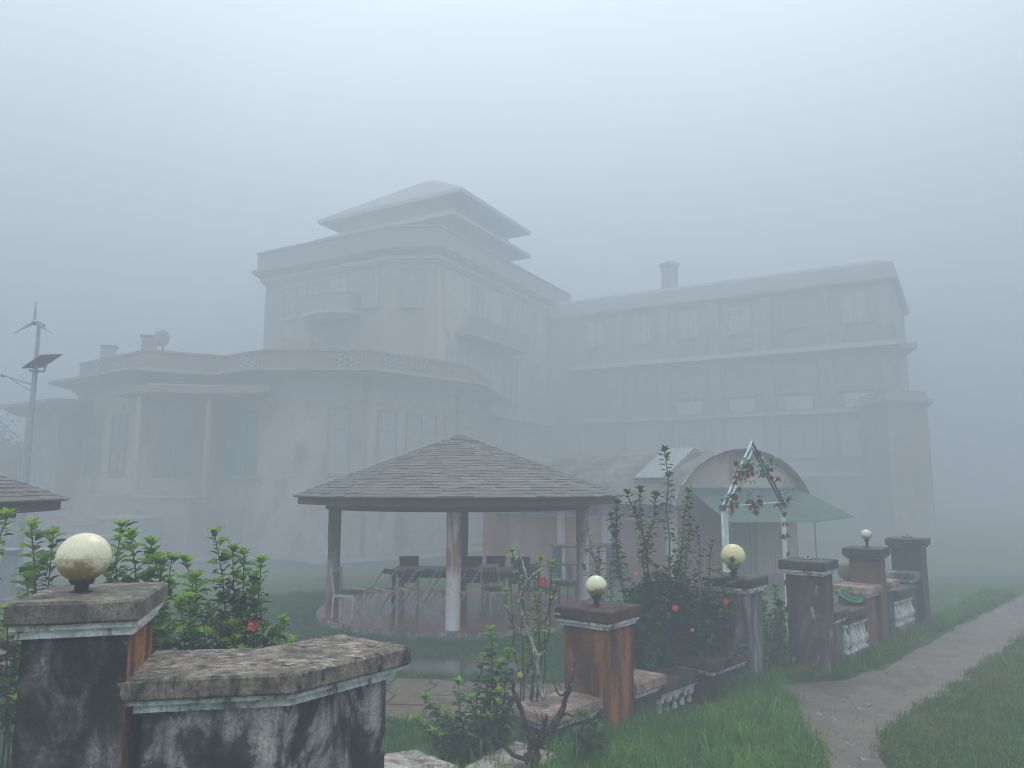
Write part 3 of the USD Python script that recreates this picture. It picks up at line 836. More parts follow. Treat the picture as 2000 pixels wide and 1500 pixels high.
def leaves_on(p, rr, n, L, t0=.25, up=.55, spread=1.0, tip=4, droop=.35):
    """(vertices, faces, young) of each leaf up a stem, spiralling; small, upright and bright at the tip."""
    out = []
    ph = rr.uniform(0, 6)
    for i in range(n):
        t = t0 + (1 - t0) * ((i + rr.uniform(-.3, .3)) / n)
        t = min(max(t, .02), 1)
        ph += 2.4 + rr.uniform(-.3, .3)
        o, o2 = at_len(p, t), at_len(p, min(1, t + .03))
        k = L * (1.28 - .35 * t) * rr.uniform(.5, 1.3)
        el = -droop + (up + droop) * t ** 2 + rr.uniform(-.5, .5)
        d = np.array([math.cos(ph) * math.cos(el), math.sin(ph) * math.cos(el), math.sin(el)])
        v, f = leaf_mesh(k, k * rr.uniform(.65, .88), rr.uniform(.1, .4))
        v = v + (k * .18 * spread, 0, 0)
        out.append((v @ frame_of(d, rr.uniform(-.4, .4)).T + o, f, t > .86 and rr.random() < .75))
    for i in range(tip):
        a, el = i / tip * 6.28 + ph, rr.uniform(.4, 1.1)
        k = L * rr.uniform(.75, 1.1)
        v, f = leaf_mesh(k, k * .6, .12)
        out.append((v @ frame_of((math.cos(a) * math.cos(el), math.sin(a) * math.cos(el), math.sin(el))).T + at_len(p, 1), f, True))
    return out


def flower_parts(t, c, r, mat, rr, under=None):
    path = None
    g = G()
    d = np.array([rr.uniform(-.4, .4), -1, rr.uniform(-.1, .4)])
    F = frame_of(d)
    for k in range(5):
        a = k * 2 * math.pi / 5
        v, f = leaf_mesh(r * 1.1, r * 1.05, -.25, .1)
        g.add((v @ rot_z(a).T)[:, [2, 0, 1]] @ F.T + np.asarray(c), f)
    path = t.part('flower', g, mat)
    t.part('stamen', G().tube([np.asarray(c), np.asarray(c) + F[:, 0] * r * 1.0], .006, 5), 'stamen', under=path)


def shrub(name, label, cat, stems, leaf, per, mats, rr, group=None, single_leaves=0, r0=.012, t0=.25, flowers=(), droop=.35, tip=5, stem_mat='stem_brown', twigs=0):
    """stems: (foot, top). Leaves one by one up to single_leaves (the highest ones), the others joined as foliage."""
    base = np.mean([s[0] for s in stems], axis=0)
    t = Thing(name, label, cat, (base[0], base[1], 0), group)
    lv = []
    for foot, top in stems:
        p = spine(foot, top, .085 * np.linalg.norm(np.subtract(top, foot)), rr)
        n = len(p)
        t.part('stem', G().tube(p, np.linspace(r0, r0 * .35, n), 5), stem_mat)
        hgt = np.linalg.norm(np.subtract(top, foot))
        lv += leaves_on(p, rr, int(2.0 * per * hgt * (1 - t0 * .5)), leaf, t0, tip=tip + 2, droop=droop)
        for _ in range(twigs):
            q = rr.uniform(max(.3, t0), .88)
            o = at_len(p, q)
            a = rr.uniform(0, 6.28)
            e = o + np.array([math.cos(a) * .17, math.sin(a) * .17, rr.uniform(.08, .24)]) * rr.uniform(.5, 1.5)
            pp = spine(o, e, .02, rr, 5)
            t.part('stem', G().tube(pp, np.linspace(r0 * .45, r0 * .22, 5), 4), stem_mat)
            lv += leaves_on(pp, rr, max(4, int(per * .28)), leaf * .9, .2, tip=tip, droop=droop)
    lv.sort(key=lambda q: -q[0][:, 2].max())
    for v, f, young in lv[:single_leaves]:
        t.part('leaf', G().add(v, f), mats[2] if young else rr.choice(mats[:2]))
    rest = [G(), G(), G()]
    for v, f, young in lv[single_leaves:]:
        rest[2 if young else rr.choice((0, 1))].add(v, f)
    for g, m in zip(rest, mats):
        if g.n:
            t.part('foliage', g, m, kind='stuff')
    for c, r, m in flowers:
        flower_parts(t, c, r, m, rr)
    return t


def st(fx, fy, tx, ty, tz, fz=0.0):
    return ((fx, fy, fz), (tx, ty, tz))


rr = random.Random(31)
GREEN = ('leaf_dark', 'leaf_mid', 'leaf_young')
HS = 'hibiscus shrubs along the garden wall'
shrub('hibiscus_shrub', 'leafy shrub at the left edge under the cut-off gazebo eave', 'shrub',
      [st(-3.95, 6.1, -4.02, 6.0, 2.36), st(-3.9, 6.0, -3.82, 6.0, 2.28), st(-3.95, 5.9, -4.1, 5.8, 2.0), st(-3.8, 6.0, -3.74, 5.9, 1.95), st(-3.9, 5.6, -3.95, 5.5, 1.75), st(-3.6, 5.6, -3.62, 5.5, 1.72), st(-3.75, 5.5, -3.8, 5.4, 1.6)],
      .105, 24, GREEN, rr, HS, 270, .013, .5, twigs=2)
shrub('hibiscus_shrub', 'bent leafy stem directly left of the largest globe lamp', 'shrub', [st(-3.2, 6.1, -3.64, 6.0, 2.22), st(-3.1, 6.0, -3.35, 6.0, 1.8)], .1, 22, GREEN, rr, HS, 150, .011, .5, twigs=2)
shrub('hibiscus_shrub', 'tall leafy shrub directly behind the largest globe lamp', 'shrub',
      [st(-3.05, 6.2, -3.15, 6.1, 2.27), st(-3.0, 6.1, -3.02, 6.0, 2.2), st(-2.95, 6.1, -2.86, 6.0, 2.14), st(-2.95, 6.2, -2.78, 6.0, 2.0), st(-3.0, 6.2, -3.2, 6.1, 1.95)], .105, 25, GREEN, rr, HS, 240, .013, .45, twigs=2)
shrub('hibiscus_shrub', 'dense shrub just right of the big post with bright young leaves low down', 'shrub',
      [st(-2.6, 5.95, -2.69, 6.0, 2.02), st(-2.55, 6.0, -2.57, 6.0, 2.0), st(-2.55, 5.85, -2.62, 5.7, 1.72), st(-2.45, 5.8, -2.45, 5.65, 1.74), st(-2.4, 5.75, -2.36, 5.6, 1.78), st(-2.5, 5.7, -2.55, 5.6, 1.55)],
      .1, 26, GREEN, rr, HS, 260, .012, .42, twigs=2)
shrub('hibiscus_shrub', 'tallest leafy shrub over the near coping, two upright stems', 'shrub',
      [st(-2.3, 6.0, -2.36, 6.0, 2.22), st(-2.25, 6.0, -2.21, 6.0, 2.1), st(-2.3, 5.9, -2.42, 5.85, 1.9), st(-2.2, 5.95, -2.3, 5.85, 1.62), st(-2.25, 5.9, -2.1, 5.8, 1.55)], .1, 26, GREEN, rr, HS, 240, .012, .42, twigs=2)
shrub('hibiscus_shrub', 'shrub with one dark red flower over the near coping', 'shrub',
      [st(-2.1, 6.0, -2.12, 6.0, 2.06), st(-2.1, 6.0, -1.98, 6.0, 2.0), st(-2.05, 6.0, -2.02, 5.95, 1.88), st(-2.1, 6.0, -1.96, 5.95, 1.68)], .095, 25, GREEN, rr, HS, 240, .012, .45, twigs=2,
      flowers=[((-1.985, 5.9, 1.545), .05, 'hibiscus_red')])
shrub('hibiscus_shrub', 'small bright green sprig showing above the right part of the near coping', 'shrub', [st(-1.86, 6.0, -1.8, 6.0, 1.55), st(-1.84, 6.0, -1.86, 6.0, 1.46)], .085, 18, ('leaf_mid', 'leaf_young', 'leaf_young'), rr, HS, 30, .009, .6)
shrub('hibiscus_shrub', 'green shrub between the near wall and the dead shrub', 'shrub',
      [st(-.3, 7.6, -.21, 7.5, 1.2), st(-.28, 7.6, -.27, 7.5, .95), st(-.25, 7.6, -.12, 7.4, .92), st(-.35, 7.5, -.51, 7.4, .74), st(-.4, 7.5, -.83, 7.4, .6), st(-.4, 7.4, -.62, 7.3, .5), st(-.3, 7.4, -.38, 7.3, .62), st(-.2, 7.4, -.12, 7.3, .68), st(-.1, 7.4, .02, 7.4, .58), st(-.5, 7.3, -.72, 7.2, .36), st(-.2, 7.3, -.22, 7.2, .48), st(-.1, 7.5, -.02, 7.5, 1.0), st(-.45, 7.4, -.9, 7.35, .42)],
      .085, 40, ('leaf_mid', 'leaf_dark', 'leaf_young'), rr, HS, 290, .011, .12)
shrub('hibiscus_shrub', 'sparse thin-stemmed shrub between the gazebo and the rust-orange post', 'shrub',
      [st(.12, 8.0, 0.0, 7.9, 1.92), st(.15, 8.0, .3, 7.9, 1.84), st(.2, 8.0, .42, 7.9, 1.8), st(.1, 8.0, -.06, 7.8, 1.53), st(.2, 8.0, .24, 7.8, 1.5), st(.1, 8.0, .1, 7.8, 1.3), st(.15, 8.0, .16, 7.9, 1.05), st(.25, 8.1, .48, 8.0, 1.6)],
      .075, 12, ('leaf_mid', 'leaf_young', 'leaf_young'), rr, HS, 100, .012, .55, flowers=[((.325, 7.85, 1.63), .045, 'hibiscus_red'), ((.08, 7.7, .75), .03, 'stamen')], tip=7)
shrub('hibiscus_shrub', 'thin faint shrub right behind the middle globe lamp', 'shrub',
      [st(1.2, 10.2, 1.02, 10.2, 2.0), st(1.25, 10.2, 1.18, 10.3, 1.75), st(1.3, 10.3, 1.4, 10.3, 1.9), st(1.2, 10.2, .95, 10.1, 1.55)], .07, 13, ('leaf_olive', 'leaf_mid', 'leaf_mid'), rr, HS, 0, .009, .3, twigs=2)
big = []
for i in range(58):
    a = rr.uniform(0, 6.28)
    q = math.sqrt(rr.random())
    dx, dy = q * .7 * math.cos(a), q * .45 * math.sin(a)
    h = 1.5 - .75 * q ** 2 + rr.uniform(-.12, .15)
    big.append(st(2.0 + dx * .45, 10.0 + dy * .5, 2.02 + dx * 1.15, 9.85 + dy, h))
shrub('hibiscus_bush', 'large dense hibiscus bush with red flowers behind the low balustrade', 'bush', big, .082, 44, ('leaf_mid', 'leaf_olive', 'leaf_mid'), rr, None, 0, .012, .08, twigs=4,
      flowers=[((1.98, 9.3, 1.14), .042, 'hibiscus_red'), ((2.6, 9.3, 1.22), .04, 'hibiscus_red'), ((2.18, 9.3, .88), .022, 'hibiscus_orange'), ((1.55, 9.5, 1.52), .026, 'hibiscus_orange')])
shrub('hibiscus_bush', 'tall upright stems with leaf tufts rising above the dense hibiscus bush', 'bush',
      [st(2.0, 10.1, 2.03, 9.9, 3.07), st(1.85, 10.1, 1.69, 9.9, 2.55), st(1.7, 10.1, 1.38, 9.9, 2.38), st(1.8, 10.1, 1.52, 9.9, 2.5), st(1.95, 10.1, 1.89, 9.9, 2.48), st(2.15, 10.1, 2.33, 9.9, 2.52), st(1.75, 10.1, 1.3, 9.9, 2.2)],
      .095, 17, ('leaf_olive', 'leaf_mid', 'leaf_mid'), rr, None, 0, .016, .62, tip=7)
shrub('hibiscus_bush', 'leaning leafy stems of the hibiscus bush reaching over the grey-streaked post', 'bush',
      [st(2.15, 10.0, 2.33, 9.9, 2.3), st(2.2, 10.0, 2.42, 9.85, 2.05), st(2.25, 10.0, 2.62, 9.9, 1.88), st(2.2, 10.0, 2.86, 9.8, 1.35), st(2.2, 9.9, 2.75, 9.6, 1.15), st(2.2, 9.9, 2.86, 9.5, .62), st(2.2, 9.9, 2.66, 9.4, .5), st(2.3, 9.9, 2.92, 10.1, 1.62)],
      .08, 26, ('leaf_dark', 'leaf_olive', 'leaf_mid'), rr, None, 0, .013, .2, twigs=2)
wd = []
for i in range(16):
    a, q = rr.uniform(0, 6.28), rr.random()
    wd.append(st(3.62 + .2 * math.cos(a), 11.0 + .2 * math.sin(a), 3.72 + .42 * q * math.cos(a), 11.15 + .3 * q * math.sin(a), 1.45 * (1 - .5 * q) * rr.uniform(.7, 1.05)))
shrub('climbing_plant', 'tall weedy climbing plant filling the gateway under the flower arch', 'plant', wd, .085, 26, ('leaf_dark', 'leaf_olive', 'leaf_mid'), rr, None, 0, .01, .1)
shrub('weed', 'small broad-leaved weed in the grass at the foot of the rust-orange post', 'weed', [st(.72, 7.35, .66, 7.2, .5), st(.7, 7.35, .76, 7.2, .4), st(.72, 7.3, .82, 7.15, .33), st(.68, 7.3, .6, 7.15, .3)], .1, 34, ('leaf_mid', 'leaf_dark', 'leaf_mid'), rr, None, 40, .008, .1)

# dead shrub with gnarled dark branches, and the pale lichened stem behind it
def gnarl(pts, r0, r1, rr, k=5, amp=.02):
    pts = np.asarray(pts, float)
    s = np.linspace(0, 1, (len(pts) - 1) * k + 1)
    p = np.array([at_len(pts, q) for q in s])
    p[1:-1] += NR.uniform(-amp, amp, (len(p) - 2, 3))
    r = np.linspace(r0, r1, len(p)) * NR.uniform(.8, 1.25, len(p))
    return p, r


t = Thing('dead_shrub', 'gnarled leafless dark shrub in the grass before the low pier', 'dead shrub', (.2, 6.95, 0))
TR = (.2, 6.9, .35)
p, r = gnarl([(.2, 6.95, -.1), (.17, 6.9, .2), TR], .085, .06, rr, 6, .014)
t.part('trunk', G().tube(p, r, 8), 'bark')
for pts, a, b in (([TR, (.34, 6.85, .5), (.43, 6.85, .62), (.5, 6.85, .82), (.545, 6.88, 1.0)], .045, .014), ([TR, (.12, 6.85, .52), (.06, 6.82, .72), (.02, 6.8, .82), (.0, 6.78, .93), (-.06, 6.78, .94)], .035, .012),
                  ([(.545, 6.88, .92), (.52, 6.85, .85), (.42, 6.8, .78), (.36, 6.78, .9)], .012, .006), ([TR, (.28, 6.75, .55), (.3, 6.7, .66)], .028, .012), ([(.02, 6.8, .8), (-.05, 6.76, .72), (-.07, 6.75, .8)], .012, .005),
                  ([(.2, 6.9, .2), (.02, 6.85, .28), (-.12, 6.8, .42), (-.2, 6.78, .6), (-.25, 6.78, .7)], .024, .008), ([(.43, 6.85, .62), (.48, 6.8, .64), (.54, 6.78, .62)], .016, .006), ([TR, (.26, 6.8, .42), (.1, 6.7, .5)], .012, .004),
                  ([(.545, 6.88, 1.0), (.56, 6.88, 1.06), (.59, 6.9, 1.08)], .013, .006), ([(.28, 6.75, .5), (.36, 6.7, .52), (.41, 6.68, .6)], .014, .005)):
    p, r = gnarl(pts, a, b, rr, 4, .008)
    t.part('branch', G().tube(p, r, 6), 'bark')
for i in range(12):
    a = rr.uniform(0, 6.28)
    o = np.array(TR) + (rr.uniform(-.08, .14), rr.uniform(-.1, 0), rr.uniform(-.1, .2))
    p, r = gnarl([o, o + np.array([math.cos(a) * .1, -.05 + math.sin(a) * .05, .06]), o + np.array([math.cos(a) * .18, -.08, .16 + rr.uniform(-.05, .08)])], .006, .002, rr, 3, .008)
    t.part('twig', G().tube(p, r, 4), 'bark')
t = Thing('bare_stem', 'pale lichen-covered crooked stem left of the rust-orange post', 'bare stem', (.3, 7.75, 0))
p, r = gnarl([(.34, 7.75, -.05), (.33, 7.72, .45), (.27, 7.7, .72), (.25, 7.7, .93), (.19, 7.7, 1.05), (.12, 7.7, 1.3), (.06, 7.7, 1.42), (.11, 7.7, 1.58), (.16, 7.68, 1.66), (.1, 7.68, 1.86), (.05, 7.7, 2.0)], .034, .008, rr, 5, .008)
t.part('stem', G().tube(p, r, 7), 'bark_lichen')
for pts, a, b in (([(.06, 7.7, 1.42), (.04, 7.7, 1.5), (.055, 7.7, 1.56)], .014, .007), ([(.25, 7.7, .93), (.3, 7.68, .95), (.33, 7.68, .98)], .02, .01), ([(.16, 7.68, 1.66), (.24, 7.7, 1.74), (.36, 7.72, 1.82)], .008, .004)):
    p, r = gnarl(pts, a, b, rr, 4, .006)
    t.part('branch', G().tube(p, r, 6), 'bark_lichen')

# ------------------------------------------------------------------ flower arch in the gateway
A0, A1 = np.array([3.16, 11.3]), np.array([4.52, 12.5])
ad = (A1 - A0) / np.linalg.norm(A1 - A0)
an = np.array([.33, .94])
AM = (A0 + A1) / 2
t = Thing('flower_arch', 'pale metal arch with pointed top hung with red roses, over the gateway', 'garden arch', (AM[0], AM[1], 0))
for k, n in ((0, 1.0), (.34, .93)):
    a, b, m = (AM + (q - AM) * n + an * k for q in (A0, A1, AM))
    ze, zp = 2.3 * (1 if k == 0 else .985), 3.31 * (1 if k == 0 else .965)
    t.part('upright', G().tube([(*a, -.1), (*a, ze)], .026, 8), 'arch_white')
    t.part('upright', G().tube([(*b, -.1), (*b, ze + .04)], .02, 8), 'arch_white')
    t.part('rafter', G().tube([(*a, ze), (*m, zp)], .016, 8), 'arch_white')
    t.part('rafter', G().tube([(*m, zp), (*b, ze + .04)], .017, 8), 'arch_grey')
    if k == 0:
        t.part('tie_bar', G().tube([(*a, ze), (*b, ze + .04)], .012, 6), 'arch_white')
for q, z in ((A0, 2.28), (A1, 2.31), (AM, 3.21)):
    t.part('spacer', G().tube([(*q, z), (*(AM + (q - AM) * .93 + an * .34), z)], .014, 6), 'arch_grey')
t.part('corner_clamp', G().box((*A0, 2.28), (.07, .07, .09), .7), 'arch_grey')


def rose(c, r, rr):
    g = G()
    F = frame_of((rr.uniform(-.7, .7), -1, rr.uniform(-.2, .6)))
    for ring, (n, k, op) in enumerate(((5, 1.0, .15), (5, .75, .55), (3, .5, 1.0))):
        for i in range(n):
            a = i / n * 6.28 + ring
            v, f = leaf_mesh(r * k, r * k * 1.25, -.35, .25)
            v = v @ rot_y(-op).T @ rot_z(a).T
            g.add(v[:, [2, 0, 1]] @ F.T + np.asarray(c), f)
    return g


def garland(label, spots, loose, rr):
    c = np.mean([s[0] for s in spots], axis=0)
    t = Thing('rose_garland', label, 'garland', c, 'rose garlands on the flower arch')
    lf = G()
    for o, n, w in spots:
        for i in range(n):
            q = np.array(o) + (rr.gauss(0, w), rr.gauss(0, w * .5) - .06, rr.gauss(0, w))
            t.part('rose', rose(q, rr.uniform(.042, .062), rr), 'rose_red')
        for i in range(34):
            q = np.array(o) + (rr.gauss(0, w * 1.1), rr.gauss(0, w * .5), rr.gauss(0, w * 1.2))
            v, f = leaf_mesh(.09, .065, .3)
            lf.add(v @ frame_of((rr.uniform(-1, 1), rr.uniform(-1, 1), rr.uniform(-1, .4))).T + q, f)
    for o in loose:
        t.part('rose', rose(np.array(o), .048, rr), 'rose_red')
        for i in range(4):
            v, f = leaf_mesh(.08, .05, .3)
            lf.add(v @ frame_of((rr.uniform(-1, 1), rr.uniform(-1, 1), rr.uniform(-1, .4))).T + np.array(o), f)
    t.part('foliage', lf, 'leaf_cloth', kind='stuff')


def on(a, b, s):
    return np.array(a) + (np.array(b) - np.array(a)) * s


LA, AP, RA = (*A0, 2.3), (*AM, 3.31), (*A1, 2.34)
garland('rose garland on the left slope of the flower arch', [(on(LA, AP, .1) + (.07, 0, -.04), 3, .065), (on(LA, AP, .62) + (.05, 0, -.02), 3, .06), (on(LA, AP, .55) + (.1, 0, -.06), 3, .05)], [on(LA, AP, .42), on(LA, AP, .35) + (.02, -.03, 0), on(LA, AP, .5), on(LA, AP, .3) + (.1, 0, -.05)], rr)
garland('rose garland trailing down the right slope and post of the flower arch', [(on(RA, AP, .6), 2, .06), (on(RA, AP, .05), 2, .07)],
        [on(RA, AP, .4), on(RA, AP, .3) + (.06, 0, .08), on(RA, AP, .5) + (-.1, 0, -.05), on(RA, AP, .8), (RA[0] - .16, RA[1] - .1, 2.3), (RA[0], RA[1], 2.15), (RA[0], RA[1], 1.98), (RA[0] + .02, RA[1], 1.8), (RA[0] - .05, RA[1], 1.78), (RA[0] + .02, RA[1], 1.5), (RA[0] + .04, RA[1], 1.25), (RA[0] - .02, RA[1], 1.05)], rr)
garland('bunch of roses at the middle of the arch tie bar', [((AM[0], AM[1], 2.33), 4, .06)], [], rr)

# ------------------------------------------------------------------ small things along the wall
t = Thing('urn', 'grey stone garden urn behind the wall beside the reddish post', 'urn', (5.98, 13.6, 0))
t.part('pedestal', G().loft(square((5.98, 13.6), .8, .13), [(0, -.1), (0, .85), (.02, .87), (.02, .9)]), 'red_ochre')
t.part('bowl', G().lathe([(.07, .9), (.06, .95), (.13, 1.0), (.17, 1.12), (.19, 1.2), (.19, 1.23), (.15, 1.23), (.13, 1.12), (.02, 1.05)], (5.98, 13.6, 0), 18), 'wall_grey', smooth=40)
bs = along(P5, -.96, -.02)
t = Thing('basin', 'green plastic basin lying tilted on the balustrade rail before the reddish post', 'basin', (bs[0], bs[1], .745))
Mb = rot_x(.5) @ rot_y(.12)
g = G().lathe([(.1, 0), (.15, .08), (.17, .1), (.19, .1), (.19, .108), (.165, .108), (.142, .085), (.09, .012)], (0, 0, 0), 22)
v, f = g.arrays()
v = v @ Mb.T
v = v - (0, 0, v[:, 2].min()) + (bs[0], bs[1], .743)
t.part('bowl', (v, f), 'green_plastic', smooth=40)
t = Thing('wire', 'stiff pale wire sticking out from behind the gate post cap', 'wire', (4.6, 11.4, 1.5))
t.part('strand', G().tube([(4.45, 11.35, 1.47), (4.8, 11.5, 1.5), (5.0, 11.55, 1.49), (5.08, 11.6, 1.45)], .006, 5), 'arch_white')

# ------------------------------------------------------------------ lamp with wind turbine and solar panel
LP = np.array([-13.0, 20.0])
t = Thing('street_lamp', 'slim pale street lamp with small wind turbine and solar panel at left', 'street lamp', (LP[0], LP[1], 0))
t.part('pole', G().tube([(*LP, -.1), (*LP, 3), (*LP, 5.5), (*LP, 7.0)], [.1, .085, .065, .045], 12), 'galv')
t.part('base_flange', G().lathe([(.2, 0), (.2, .03), (.12, .05)], (*LP, 0), 16), 'galv')
hub = (LP[0], LP[1] - .22, 7.02)
t.part('nacelle', G().lathe([(.02, -.3), (.07, -.2), (.09, 0), (.07, .12), (.02, .16)], (0, 0, 0), 12), 'galv') if False else None
g = G().tube([(LP[0], LP[1] + .25, 7.03), (LP[0], LP[1], 7.03), (LP[0], LP[1] - .2, 7.03), (LP[0], LP[1] - .3, 7.03)], [.03, .075, .08, .02], 10)
t.part('nacelle', g, 'galv')
for k in range(3):
    a = math.radians(90 + 120 * k)
    d = np.array([math.cos(a), 0, math.sin(a)])
    s = np.array([-math.sin(a), 0, math.cos(a)])
    q = []
    for u, w, th in ((.05, .05, .02), (.14, .075, .016), (.3, .055, .01), (.58, .018, .006)):
        o = np.array(hub) + d * u
        q += [o + s * w * .5 + (0, th, 0), o + s * w * .5 - (0, th, 0), o - s * w * .5 - (0, th, 0), o - s * w * .5 + (0, th, 0)]
    f = [(i * 4 + j, i * 4 + (j + 1) % 4, (i + 1) * 4 + (j + 1) % 4, (i + 1) * 4 + j) for i in range(3) for j in range(4)] + [(0, 1, 2, 3), (12, 15, 14, 13)]
    t.part('blade', G().add(q, f), 'galv')
Mp = rot_z(-.35) @ rot_x(.2) @ rot_y(-.38)
t.part('solar_panel', G().box((LP[0] + .2, LP[1] - .05, 5.98), (.82, .62, .035), M=Mp), 'panel_dark')
t.part('panel_bracket', G().tube([(LP[0], LP[1], 5.72), (LP[0] + .24, LP[1], 5.7), (LP[0] + .3, LP[1], 5.95)], .03, 6).box((LP[0], LP[1], 5.72), (.2, .2, .05)), 'galv')
t.part('lamp_arm', G().tube([(*LP, 5.32), (LP[0] - .9, LP[1], 5.62)], .022, 6).tube([(*LP, 5.12), (LP[0] - .75, LP[1], 5.57)], .014, 6), 'galv')
t.part('lamp_head', G().box((LP[0] - 1.05, LP[1], 5.64), (.4, .16, .06), M=rot_y(.3)), 'galv')
for x, y, l in ((-10.55, 17.0, 'pale blue-grey stone pedestal glimpsed right of the street lamp foot'), (-11.25, 17.0, 'pale blue-grey stone pedestal at the left edge behind the shrub')):
    t = Thing('pedestal', l, 'pedestal', (x, y, 0), 'pale pedestals behind the left shrub')
    t.part('shaft', G().loft(square((x, y), .3, .13), [(.03, 0), (.03, .12), (0, .16), (0, 1.12)]), 'pale_blue')
    t.part('top', G().loft(square((x, y), .3, .16), [(-.01, 1.12), (.01, 1.16), (.01, 1.2), (-.02, 1.22)]), 'pale_blue')

# ------------------------------------------------------------------ shed with barrel roof behind the flower arch
SC, SA, SP = np.array([6.75, 22.0]), np.array([-.552, .834]), np.array([.834, .552])
SL, HW, EZ, RZ = 10.5, 2.5, 2.3, 3.62


def shed_pt(s, w, z):
    q = SC + SA * s + SP * w
    return (q[0], q[1], z)


t = Thing('shed', 'long low shed with worn barrel roof and green awning behind the flower arch', 'shed', (*SC, 0))
prof = [(HW * 1.12 * math.sin(a), EZ - .22 + (RZ - EZ + .22) * (math.cos(a) - math.cos(1.32)) / (1 - math.cos(1.32))) for a in np.linspace(-1.32, 1.32, 17)]
k = HW * 1.18 / prof[-1][0]
prof = [(w * k, z) for w, z in prof]


def barrel(s0, s1, grow, thick):
    v, f = [], []
    n = len(prof)
    for s in (s0, s1):
        for o in (grow, grow + thick):
            for w, z in prof:
                nn = np.array([w / (HW * HW) * 2, (z - .8) / 6])
                nn /= np.linalg.norm(nn)
                v.append(shed_pt(s, w + nn[0] * o, z + nn[1] * o))
    for i in range(n - 1):
        for a, b in ((0, 2 * n), (n, 3 * n)):
            f.append((a + i, a + i + 1, b + i + 1, b + i))
        for a in (0, 2 * n):
            f.append((a + i, a + n + i, a + n + i + 1, a + i + 1))
    for i in (0, n - 1):
        f.append((i, n + i, 3 * n + i, 2 * n + i))
    return G().add(v, f)


rf = t.part('roof', barrel(-.2, SL, 0, .06), 'roof_sheet')
t.part('edge_trim', barrel(-.24, -.16, .062, .02), 'peeling_trim', under=rf)
gv = [shed_pt(0, w, z - .01) for w, z in prof] + [shed_pt(.12, w, z - .01) for w, z in prof]
n = len(prof)
gf = [(i, i + 1, n + i + 1, n + i) for i in range(n - 1)]
g = G().add(gv, gf)
g.add([shed_pt(0, w, z - .01) for w, z in prof] + [shed_pt(0, 0, EZ - .3)], [(i, i + 1, n) for i in range(n - 1)])
t.part('gable', g, 'wall_cream')
poly = [shed_pt(0, -HW, 0)[:2], shed_pt(0, HW, 0)[:2], shed_pt(SL, HW, 0)[:2], shed_pt(SL, -HW, 0)[:2]]
t.part('wall', G().loft(poly, [(0, -1.25), (0, EZ - .05)]), 'wall_red')
for s0 in (1.1, 3.4, 5.7, 7.9):
    g = G()
    for a, b, z0, z1 in ((0, 1.7, 1.62, 1.68), (0, 1.7, 2.08, 2.12), (0, .06, 1.62, 2.12), (.82, .88, 1.62, 2.12), (1.64, 1.7, 1.62, 2.12)):
        q = [shed_pt(s0 + a, -HW - .05, 0)[:2], shed_pt(s0 + b, -HW - .05, 0)[:2], shed_pt(s0 + b, -HW + .02, 0)[:2], shed_pt(s0 + a, -HW + .02, 0)[:2]]
        g.loft(q, [(0, z0), (0, z1)])
    w = t.part('window', g, 'trim_white')
    q = [shed_pt(s0 + .03, -HW - .02, 0)[:2], shed_pt(s0 + 1.67, -HW - .02, 0)[:2], shed_pt(s0 + 1.67, -HW + .01, 0)[:2], shed_pt(s0 + .03, -HW + .01, 0)[:2]]
    t.part('pane', G().loft(q, [(0, 1.65), (0, 2.1)]), 'window_green_dark', under=w)
for s0 in (0.2, 2.95, 5.25):
    q = [shed_pt(s0, -HW - .03, 0)[:2], shed_pt(s0 + .42, -HW - .03, 0)[:2], shed_pt(s0 + .42, -HW + .02, 0)[:2], shed_pt(s0, -HW + .02, 0)[:2]]
    t.part('pilaster', G().loft(q, [(0, -1.25), (0, 2.15)]), 'wall_pale')
# raised pale panel on the camera side of the roof
ang = -.72
bp = np.array(shed_pt(1.15, HW * 1.12 * math.sin(ang) * k * .98, EZ - .22 + (RZ - EZ + .22) * (math.cos(ang) - math.cos(1.32)) / (1 - math.cos(1.32)) + .14))
ax = np.array([*SA, 0])
upv = np.array([SP[0] * .82, SP[1] * .82, .57])
upv /= np.linalg.norm(upv)
nz = np.cross(ax, upv)
nz = nz if nz[2] > 0 else -nz
t.part('raised_panel', G().box(bp, (1.25, 1.55, .1), M=np.column_stack([ax, upv, nz])), 'panel_pale', label='pale sheet raised on the roof')
t.part('panel_kerb', G().box(bp - nz * .13, (1.35, 1.65, .16), M=np.column_stack([ax, upv, nz])), 'wall_grey')
vt = np.array(shed_pt(-.03, -.25, 3.05))
t.part('vent', G().box(vt, (.5, .06, .5), math.atan2(SP[1], SP[0])), 'wall_grey')
# awning
v = [shed_pt(-.06, -2.35, 2.56), shed_pt(-.06, 2.5, 2.56), shed_pt(-1.6, 3.0, 1.72), shed_pt(-1.7, 1.0, 1.62), shed_pt(-1.7, -.8, 1.66), shed_pt(-1.7, -2.6, 1.7)]
v2 = [(x, y, z - .02) for x, y, z in v]
f = [(0, 1, 2), (0, 2, 3), (0, 3, 4), (0, 4, 5)]
aw = t.part('awning', G().add(v + v2, [tuple(q) for q in f] + [tuple(np.array(q)[::-1] + 6) for q in f] + [(i, (i + 1) % 6, (i + 1) % 6 + 6) for i in range(6)] + [(i, (i + 1) % 6 + 6, i + 6) for i in range(6)]), 'tarp_green')
for w in (-2.5, -.8, 1.0):
    t.part('awning_post', G().tube([shed_pt(-1.65, w, -.2), shed_pt(-1.65, w, 1.66)], .02, 6), 'arch_grey', under=aw)
pts = [shed_pt(-.05, -1.0, 0)[:2], shed_pt(-.05, .3, 0)[:2], shed_pt(-.01, .3, 0)[:2], shed_pt(-.01, -1.0, 0)[:2]]
g = G()
